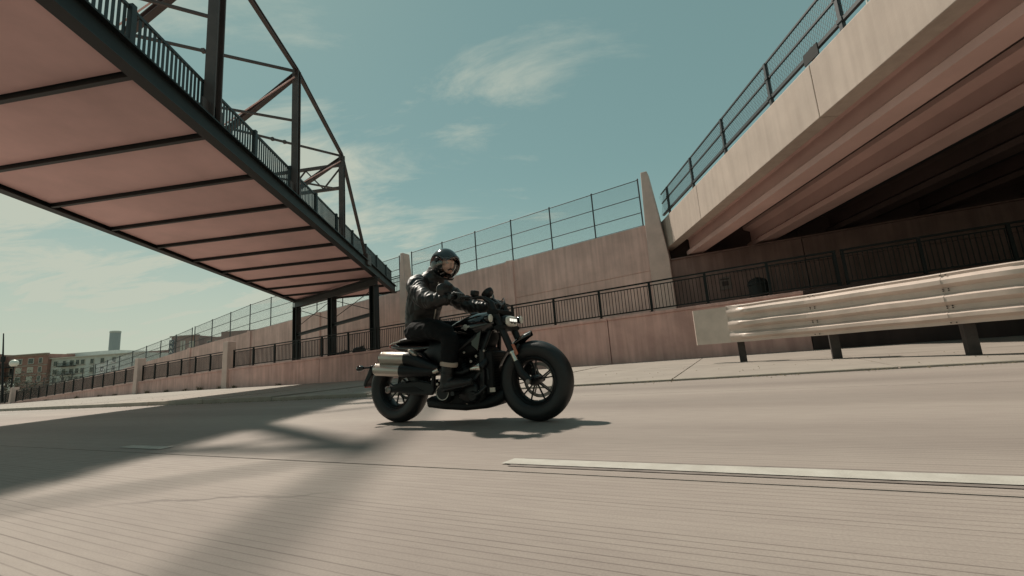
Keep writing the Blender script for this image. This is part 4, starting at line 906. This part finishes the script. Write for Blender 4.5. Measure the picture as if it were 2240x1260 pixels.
# exhaust
for (xa, za, xb, zb_, r_, yy) in ((.010, .612, .300, .588, .060, -.235), (-.050, .512, .255, .484, .057, -.250)):
    dv = Vector((xb-xa, 0, zb_-za)).normalized(); p0 = Vector((xa, yy, za)); p1 = Vector((xb, yy, zb_)); Q = lambda f: p0.lerp(p1, f)
    mf = MB().loft([(Q(-.01), r_*.90, r_*.90), (Q(.03), r_, r_), (Q(.97), r_, r_), (Q(1.0), r_*.95, r_*.95)], 32).build('muffler', 'alu', bike, smooth=40)
    MB().loft([(Q(-.07), r_*.62, r_*.62), (Q(-.055), r_*.80, r_*.80), (Q(-.012), r_*.88, r_*.88)], 28).build('end_cap', 'blk_satin', mf, smooth=40)
    MB().loft([(Q(-.0702), r_*.45, r_*.45), (Q(-.12), r_*.45, r_*.45)], 20).build('tip', 'blk_matte', mf, smooth=40)
    MB().loft([(Q(.03), r_*1.012, r_*1.012), (Q(.05), r_*1.012, r_*1.012)], 32).build('band', 'chrome', mf, smooth=40)
    end = Vector((.60, -.175, .475 if zb_ > .55 else .452))
    MB().loft([(p1+dv*-.01, r_*.98, r_*1.02), (p1+dv*.03, r_*1.02, r_*1.08), (p1.lerp(end, .45), r_*.85, r_*.92), (p1.lerp(end, .8), r_*.62, r_*.68), (end, r_*.48, r_*.5)], 24).build('heat_shield', 'blk_satin', mf, smooth=45)
MB().loft([((.545, -.20, .45), .012, .012), ((.58, -.195, .455), .026, .024), ((.61, -.185, .468), .03, .028)], 14).build('exhaust_clamp', 'chrome', bike, smooth=40)
MB().loft([((.335, -.245, .66), .012, .008), ((.36, -.25, .655), .03, .018), ((.39, -.24, .63), .034, .02), ((.405, -.225, .61), .02, .012)], 14, e=.8).build('shield_end', 'alu', bike, smooth=40)
MB().tube([(.60, -.175, .46), (.72, -.185, .44), (.86, -.175, .43), (.93, -.165, .455)], [.028, .027, .027, .028], 14).build('exhaust_pipe', 'blk_satin', bike, smooth=50)
MB().loft([((.925, -.175, .452), .018, .016), ((.955, -.18, .456), .034, .030), ((1.01, -.18, .463), .040, .038), ((1.035, -.175, .466), .038, .040)], 18).build('pipe_shield', 'chrome', bike, smooth=45)
MB().tube([(1.035, -.172, .466), (1.065, -.15, .50), (1.04, -.10, .56), (.99, -.06, .58)], [.036, .034, .03, .028], 14).build('header_pipe', 'blk_satin', bike, smooth=50)
# rear plate carrier on the swingarm
MB().tube([(-.02, .14, .36), (-.16, .13, .47), (-.34, .03, .535)], .013, 8).build('plate_arm', 'blk_satin', bike, smooth=60)
pc_ = MB().prism([(-.335, .56), (-.30, .555), (-.315, .46), (-.385, .385), (-.405, .345), (-.435, .36), (-.415, .42), (-.375, .48)], -.05, .09).build('plate_carrier', 'blk_satin', bike, bevel=.01)
MB().prism([(-.425, .37), (-.43, .345), (-.415, .34), (-.40, .365)], -.035, .045).build('reflector', 'redlens', pc_)
for yy in (-.14, .17):
    MB().tube([(-.33, .02, .54), (-.35, yy*.9, .538)], .009, 8).build('indicator_stalk', 'blk_satin', pc_); MB().loft([((-.33, yy, .538), .014, .014), ((-.355, yy, .537), .026, .026), ((-.385, yy, .535), .032, .032), ((-.405, yy, .534), .026, .026), ((-.412, yy, .534), .012, .012)], 16).build('indicator', 'blk_gloss', pc_, smooth=50)

# ================================================================== RIDER
M['jacket'] = mat('black_jacket_fabric', (.013, .012, .0115), .48, spec=.5, var=.3, vscale=6, bump=.15, bscale=40)
M['jeans'] = mat('black_denim', (.005, .006, .007), .8, var=.35, vscale=8, bump=.4, bscale=55, spec=.2)
M['cuff'] = mat('turned_up_denim', (.42, .33, .27), .8, bump=.3, bscale=90)
M['boot'] = mat('black_boot_leather', (.010, .010, .010), .42, var=.3, vscale=12, spec=.4, bump=.3, bscale=40)
M['sole'] = mat('boot_sole', (.015, .014, .014), .7)
M['glove'] = mat('black_glove_leather', (.020, .020, .019), .40, bump=.4, bscale=60)
M['skin'] = mat('skin', (.78, .47, .37), .5, var=.15, vscale=14)
M['beard'] = mat('dark_beard', (.03, .022, .02), .8, bump=.6, bscale=120)
M['eye'] = mat('eye_white', (.6, .58, .55), .2); M['iris'] = mat('iris', (.03, .02, .015), .2)
M['helmet'] = mat('gloss_black_helmet', (.007, .008, .009), .14, spec=.6, coat=.6)
def visor_mat():
    m = bpy.data.materials.new('clear_visor'); m.use_nodes = True; t = m.node_tree; t.nodes.clear()
    o = t.nodes.new('ShaderNodeOutputMaterial'); tr = t.nodes.new('ShaderNodeBsdfTransparent'); tr.inputs[0].default_value = (.96, .95, .94, 1)
    g = t.nodes.new('ShaderNodeBsdfGlossy'); g.inputs['Roughness'].default_value = .04; g.inputs[0].default_value = (.95, .95, .95, 1)
    f = t.nodes.new('ShaderNodeFresnel'); f.inputs[0].default_value = 1.45; mx = t.nodes.new('ShaderNodeMixShader')
    t.links.new(f.outputs[0], mx.inputs[0]); t.links.new(tr.outputs[0], mx.inputs[1]); t.links.new(g.outputs[0], mx.inputs[2]); t.links.new(mx.outputs[0], o.inputs[0]); return m
M['visor'] = visor_mat()
rider = thing('person', 'rider in black jacket, dark jeans and black helmet with clear visor on the motorcycle', 'person', W(S0+.3, BT, .78), rz=RZ)
RO = Vector((.3, 0, .78))
def remesh(name, mb, voxel, m, parent, smooth_it=3, disp=None):
    me = bpy.data.meshes.new(name); me.from_pydata([Vector(p)-RO for p in mb.v], [], mb.f); me.update()
    bm = bmesh.new(); bm.from_mesh(me); bmesh.ops.recalc_face_normals(bm, faces=bm.faces); bm.to_mesh(me); bm.free()
    o = bpy.data.objects.new(name, me); COL.objects.link(o)
    r_ = o.modifiers.new('r', 'REMESH'); r_.mode = 'VOXEL'; r_.voxel_size = voxel
    s_ = o.modifiers.new('s', 'SMOOTH'); s_.factor = .5; s_.iterations = smooth_it
    bpy.context.view_layer.update()
    me2 = bpy.data.meshes.new_from_object(o.evaluated_get(bpy.context.evaluated_depsgraph_get())); bpy.data.objects.remove(o)
    if disp:
        ns = [v.normal.copy() for v in me2.vertices]
        for v, n_ in zip(me2.vertices, ns): v.co += n_*disp(v.co+RO, n_)
    me2.polygons.foreach_set('use_smooth', [True]*len(me2.polygons)); me2.materials.clear(); me2.materials.append(M[m]); me2.name = name
    o = bpy.data.objects.new(name, me2); COL.objects.link(o); o.parent = parent; return o
def rb(mb, name, m, parent, **k):
    mb.v = [tuple(Vector(p)-RO) for p in mb.v]; return mb.build(name, m, parent, **k)
HC = Vector((.598, 0, 1.452))                    # head centre
HR = Matrix.Translation(HC) @ Matrix.Rotation(R(-13), 4, 'Z') @ Matrix.Rotation(R(12), 4, 'Y')
HP = lambda x, y, z: HR @ Vector((x, y, z))
# body: one continuous figure under the clothes
b = MB()
b.loft([((.31, 0, .80), .13, .10), ((.30, 0, .92), .13, .10), ((.33, 0, 1.08), .145, .105), ((.40, 0, 1.23), .15, .10), ((.46, 0, 1.32), .08, .07), ((.52, 0, 1.38), .056, .058), (HP(-.02, 0, -.03), .055, .06)], 20, up=(1, 0, 0))
b.loft([(HP(-.01, 0, -.115), .035, .045), (HP(.005, 0, -.09), .055, .075), (HP(0, 0, -.04), .068, .088), (HP(-.005, 0, .02), .074, .097), (HP(-.012, 0, .07), .066, .085), (HP(-.015, 0, .105), .03, .04)], 24, up=(1, 0, 0))
b.loft([(HP(.088, 0, .032), .008, .012), (HP(.100, 0, 0), .011, .014), (HP(.110, 0, -.022), .016, .015), (HP(.096, 0, -.034), .015, .012)], 12, up=(1, 0, 0))      # nose
b.loft([(HP(.075, -.045, .034), .008, .010), (HP(.091, 0, .038), .008, .010), (HP(.075, .045, .034), .008, .010)], 10)          # brow
b.loft([(HP(.078, -.028, -.060), .006, .006), (HP(.092, 0, -.060), .010, .009), (HP(.078, .028, -.060), .006, .006)], 10)      # mouth
b.ball(HP(.070, 0, -.098), (.028, .030, .020), 12, 8)
for sy in (-1, 1):
    b.ball(HP(0, sy*.077, -.005), (.020, .010, .032), 10, 8)
    b.loft([((.42, sy*.13, 1.27), .055, .05), ((.46, sy*.23, 1.25), .055, .055), ((.645, sy*.37, 1.065), .044, .044), ((.86, sy*.372, 1.046), .024, .024), ((.90, sy*.368, 1.060), .018, .014)], 14)
    b.loft([((.31, sy*.08, .83), .08, .08), ((.52, sy*.18, .82), .075, .075), ((.765, sy*.245, .775), .052, .055), ((.765, sy*.24, .62), .05, .055), ((.735, sy*.237, .42), .038, .042), ((.72, sy*.24, .32), .035, .04)], 14)
    b.loft([((.70, sy*.24, .325), .028, .022), ((.80, sy*.245, .338), .032, .026), ((.90, sy*.254, .350), .032, .018), ((.95, sy*.258, .354), .020, .010)], 12)
body = remesh('body', b, .009, 'skin', rider, 4)
for sy in (-1, 1):
    e = rb(MB().ball(HP(.0715, sy*.033, .012), .0125, 14, 9), 'eye', 'eye', rider, smooth=60); rb(MB().ball(HP(.0820, sy*.0325, .011), (.0030, .006, .006), 10, 6), 'iris', 'iris', e, smooth=60)
    rb(MB().loft([(HP(.083, sy*.058, .040), .003, .005), (HP(.097, sy*.035, .049), .004, .006), (HP(.099, sy*.014, .043), .004, .005)], 8), 'eyebrow', 'beard', rider, smooth=60)
bd_ = MB(); bd_.loft([(HP(.03, -.074, -.03), .006, .014), (HP(.05, -.066, -.075), .012, .02), (HP(.08, -.034, -.105), .014, .020), (HP(.094, 0, -.108), .016, .022), (HP(.08, .034, -.105), .014, .020), (HP(.05, .066, -.075), .012, .02), (HP(.03, .074, -.03), .006, .014)], 12)
bd_.loft([(HP(.085, -.032, -.056), .005, .006), (HP(.103, -.012, -.043), .006, .008), (HP(.103, .012, -.043), .006, .008), (HP(.085, .032, -.056), .005, .006)], 10)
rb(bd_, 'beard', 'beard', rider, smooth=60)
# jacket: torso and sleeves in one, creased
def crease(p, n_):
    arm = min(1, max(0, (abs(p.y)-.17)/.06))
    q = Vector((p.x*(24 if arm else 9), p.y*9, p.z*(13 if arm else 17)))
    a = 1-abs(noise.noise(q))*2; c = noise.noise(p*6.0); e = 1-abs(noise.noise(Vector((p.x*15+3, p.y*8, p.z*30))))*2
    return (.0075+.0035*arm)*a + .010*c + .002*e
j = MB()
j.loft([((.285, 0, .845), .150, .128), ((.29, 0, .90), .168, .138), ((.30, 0, .99), .172, .140), ((.335, 0, 1.10), .190, .145), ((.385, 0, 1.21), .205, .142), ((.42, 0, 1.285), .185, .118), ((.455, 0, 1.335), .125, .095), ((.49, 0, 1.365), .098, .090)], 28, up=(1, 0, 0))
j.loft([((.455, 0, 1.33), .115, .10), ((.50, 0, 1.375), .092, .088), ((.525, 0, 1.40), .090, .088)], 24, up=(1, 0, 0))
for sy in (-1, 1):
    j.loft([((.40, sy*.10, 1.25), .09, .09), ((.415, sy*.18, 1.255), .092, .096), ((.455, sy*.255, 1.215), .084, .088), ((.55, sy*.325, 1.13), .076, .080), ((.645, sy*.375, 1.065), .072, .074), ((.74, sy*.385, 1.048), .062, .063), ((.83, sy*.378, 1.045), .047, .047), ((.872, sy*.372, 1.047), .043, .042)], 20)
jk = remesh('jacket', j, .0075, 'jacket', rider, 3, crease)
rb(MB().tube([(.545, -.05, 1.355), (.535, -.03, 1.25), (.50, -.015, 1.12), (.46, -.01, .98), (.43, -.005, .88)], .006, 6), 'zip', 'alu', jk, smooth=60)
rb(MB().box((0, 0, 0), (.012, .04, .08), at(.196, -.07, 1.05, Matrix.Rotation(R(8), 4, 'Y'))), 'back_strap', 'jacket', jk, bevel=.005)
rb(MB().loft([((.385, -.207, 1.16), .02, .005), ((.41, -.21, 1.09), .03, .006), ((.41, -.20, 1.02), .03, .005)], 10, up=(0, 1, 0)), 'pocket_flap', 'jacket', jk, smooth=50)
for sy in (-1, 1): rb(MB().tube([(.85, sy*.375, 1.046), (.878, sy*.371, 1.047)], [.049, .047], 18), 'cuff', 'jacket', jk, smooth=40)
# trousers
def denim(p, n_): return .007*(1-abs(noise.noise(Vector((p.x*8, p.y*10, p.z*16))))*2) + .006*noise.noise(p*7)
t_ = MB()
t_.loft([((.27, 0, .80), .145, .11), ((.28, 0, .86), .155, .125), ((.285, 0, .90), .150, .125)], 24, up=(1, 0, 0))
for sy in (-1, 1):
    t_.loft([((.25, sy*.07, .83), .10, .085), ((.36, sy*.12, .84), .108, .10), ((.52, sy*.19, .835), .098, .096), ((.66, sy*.235, .812), .086, .085), ((.755, sy*.25, .775), .078, .078), ((.79, sy*.25, .72), .072, .075), ((.785, sy*.247, .66), .071, .073), ((.77, sy*.243, .58), .068, .071), ((.755, sy*.24, .525), .064, .070)], 20)
tr_ = remesh('trousers', t_, .008, 'jeans', rider, 3, denim)
for sy in (-1, 1):
    rb(MB().lathe([(.058, .0), (.074, .002), (.078, .018), (.074, .038), (.058, .040)], 22, at(.757, sy*.239, .492, Matrix.Rotation(R(12), 4, 'Y'))), 'trouser_cuff', 'cuff', tr_, smooth=50)
    # boots
    bo = MB(); bo.loft([((.745, sy*.238, .51), .050, .056), ((.738, sy*.238, .44), .052, .058), ((.728, sy*.239, .37), .050, .060), ((.722, sy*.24, .31), .046, .056)], 18, up=(1, 0, 0))
    bo.loft([((.672, sy*.24, .312), .034, .034), ((.70, sy*.24, .318), .044, .046), ((.78, sy*.244, .335), .048, .056), ((.86, sy*.25, .345), .051, .047), ((.93, sy*.256, .352), .050, .038), ((.985, sy*.26, .357), .036, .028), ((1.0, sy*.261, .358), .018, .016)], 18)
    bt_ = remesh('boot', bo, .007, 'boot', rider, 3, lambda p, n_: .003*noise.noise(p*22))
    rb(MB().prism([(.655, .292), (.70, .288), (.735, .285), (.755, .297), (.83, .305), (.93, .318), (1.0, .336), (1.005, .345), (.92, .328), (.82, .315), (.66, .308)], sy*.248-.046, sy*.248+.046), 'sole', 'sole', bt_, bevel=.008)
    rb(MB().lathe([(.052, 0), (.058, .002), (.058, .016), (.052, .018)], 20, at(.735, sy*.2385, .425, Matrix.Rotation(R(10), 4, 'Y'))), 'boot_strap', 'boot', bt_, smooth=40)
    # gloves, closed round the grips
    g = MB(); Y = lambda v: sy*v
    g.loft([((.855, Y(.373), 1.047), .038, .036), ((.885, Y(.370), 1.052), .034, .030), ((.915, Y(.366), 1.066), .042, .024), ((.945, Y(.362), 1.076), .047, .020), ((.962, Y(.360), 1.078), .046, .017)], 18)
    for k, (yy, l) in enumerate(((.322, .94), (.348, 1.03), (.374, 1.0), (.399, .88))):
        ex = .030*l
        g.tube([(.948, Y(yy), 1.076), (.968, Y(yy), 1.080), (.982+ex*.6, Y(yy), 1.070), (.984+ex*.72, Y(yy), 1.040), (.975+ex*.4, Y(yy), 1.022), (.962, Y(yy), 1.020)], [.012, .0135, .0125, .0118, .011, .0085], 10)
        g.ball((.962, Y(yy), 1.086), (.013, .012, .010), 8, 6)
    g.tube([(.905, Y(.335), 1.058), (.925, Y(.312), 1.040), (.950, Y(.306), 1.022), (.978, Y(.310), 1.020)], [.016, .0145, .0125, .010], 10)
    gl = remesh('glove', g, .0036, 'glove', rider, 2, lambda p, n_: .0012*noise.noise(p*70))
    rb(MB().tube([(.872, Y(.372), 1.048), (.888, Y(.370), 1.051)], [.040, .037], 16), 'wrist_strap', 'glove', gl, smooth=40)
# helmet: open-face shell, clear bubble visor
def shell(rx, ry, rz, keep, th, n=72, m_=48):
    bm = bmesh.new(); grid = {}
    for i in range(m_+1):
        for k in range(n):
            el = -math.pi/2+math.pi*i/m_; az = 2*math.pi*k/n
            d = Vector((math.cos(el)*math.cos(az), math.cos(el)*math.sin(az), math.sin(el))); grid[i, k] = (bm.verts.new((d.x*rx, d.y*ry, d.z*rz)), d)
    for i in range(m_):
        for k in range(n):
            q = [grid[i, k], grid[i, (k+1) % n], grid[i+1, (k+1) % n], grid[i+1, k]]; c = sum((x[1] for x in q), Vector())/4
            if keep(c): bm.faces.new([x[0] for x in q])
    bmesh.ops.remove_doubles(bm, verts=bm.verts, dist=1e-5); bmesh.ops.delete(bm, geom=[v for v in bm.verts if not v.link_faces], context='VERTS')
    g = bmesh.ops.recalc_face_normals(bm, faces=bm.faces); bmesh.ops.solidify(bm, geom=bm.faces[:], thickness=th)
    o = MB(); o.v = [tuple(HR @ (v.co+Vector((-.004, 0, .004)))) for v in bm.verts]; bm.verts.index_update(); o.f = [tuple(v.index for v in f.verts) for f in bm.faces]; bm.free(); return o
hm = rb(shell(.152, .128, .152, lambda d: d.z > -.86 and not (d.x > .42+.30*max(0, -d.z) - .0 and d.z < .34 and d.z > -.78 and abs(d.y) < .80) and not (d.x > .1 and d.z <= -.78), .016), 'helmet', 'helmet', rider, smooth=60)
rb(shell(.162, .138, .158, lambda d: d.x > .26 and -.80 < d.z < .40, .003), 'visor', 'visor', hm, smooth=60)
rb(shell(.1615, .1375, .1595, lambda d: d.x > .20 and .38 < d.z < .50, .004), 'visor_band', 'helmet', hm, smooth=60)
rb(shell(.140, .118, .145, lambda d: d.z > -.90 and d.x < .34 and d.z < .2, .004), 'lining', 'sole', hm, smooth=60)
for sy in (-1, 1):
    rb(MB().lathe([(0, .01), (.018, .009), (.024, 0)], 20, HR @ at(.03, sy*.132, .03, Matrix.Rotation(R(-90)*sy, 4, 'X'))), 'visor_pivot', 'blk_satin', hm, smooth=40)
rb(MB().loft([(HP(.02, -.108, -.115), .004, .010), (HP(.05, -.07, -.135), .004, .010), (HP(.06, 0, -.142), .004, .010), (HP(.05, .07, -.135), .004, .010), (HP(.02, .108, -.115), .004, .010)], 8), 'chin_strap', 'sole', hm, smooth=50)
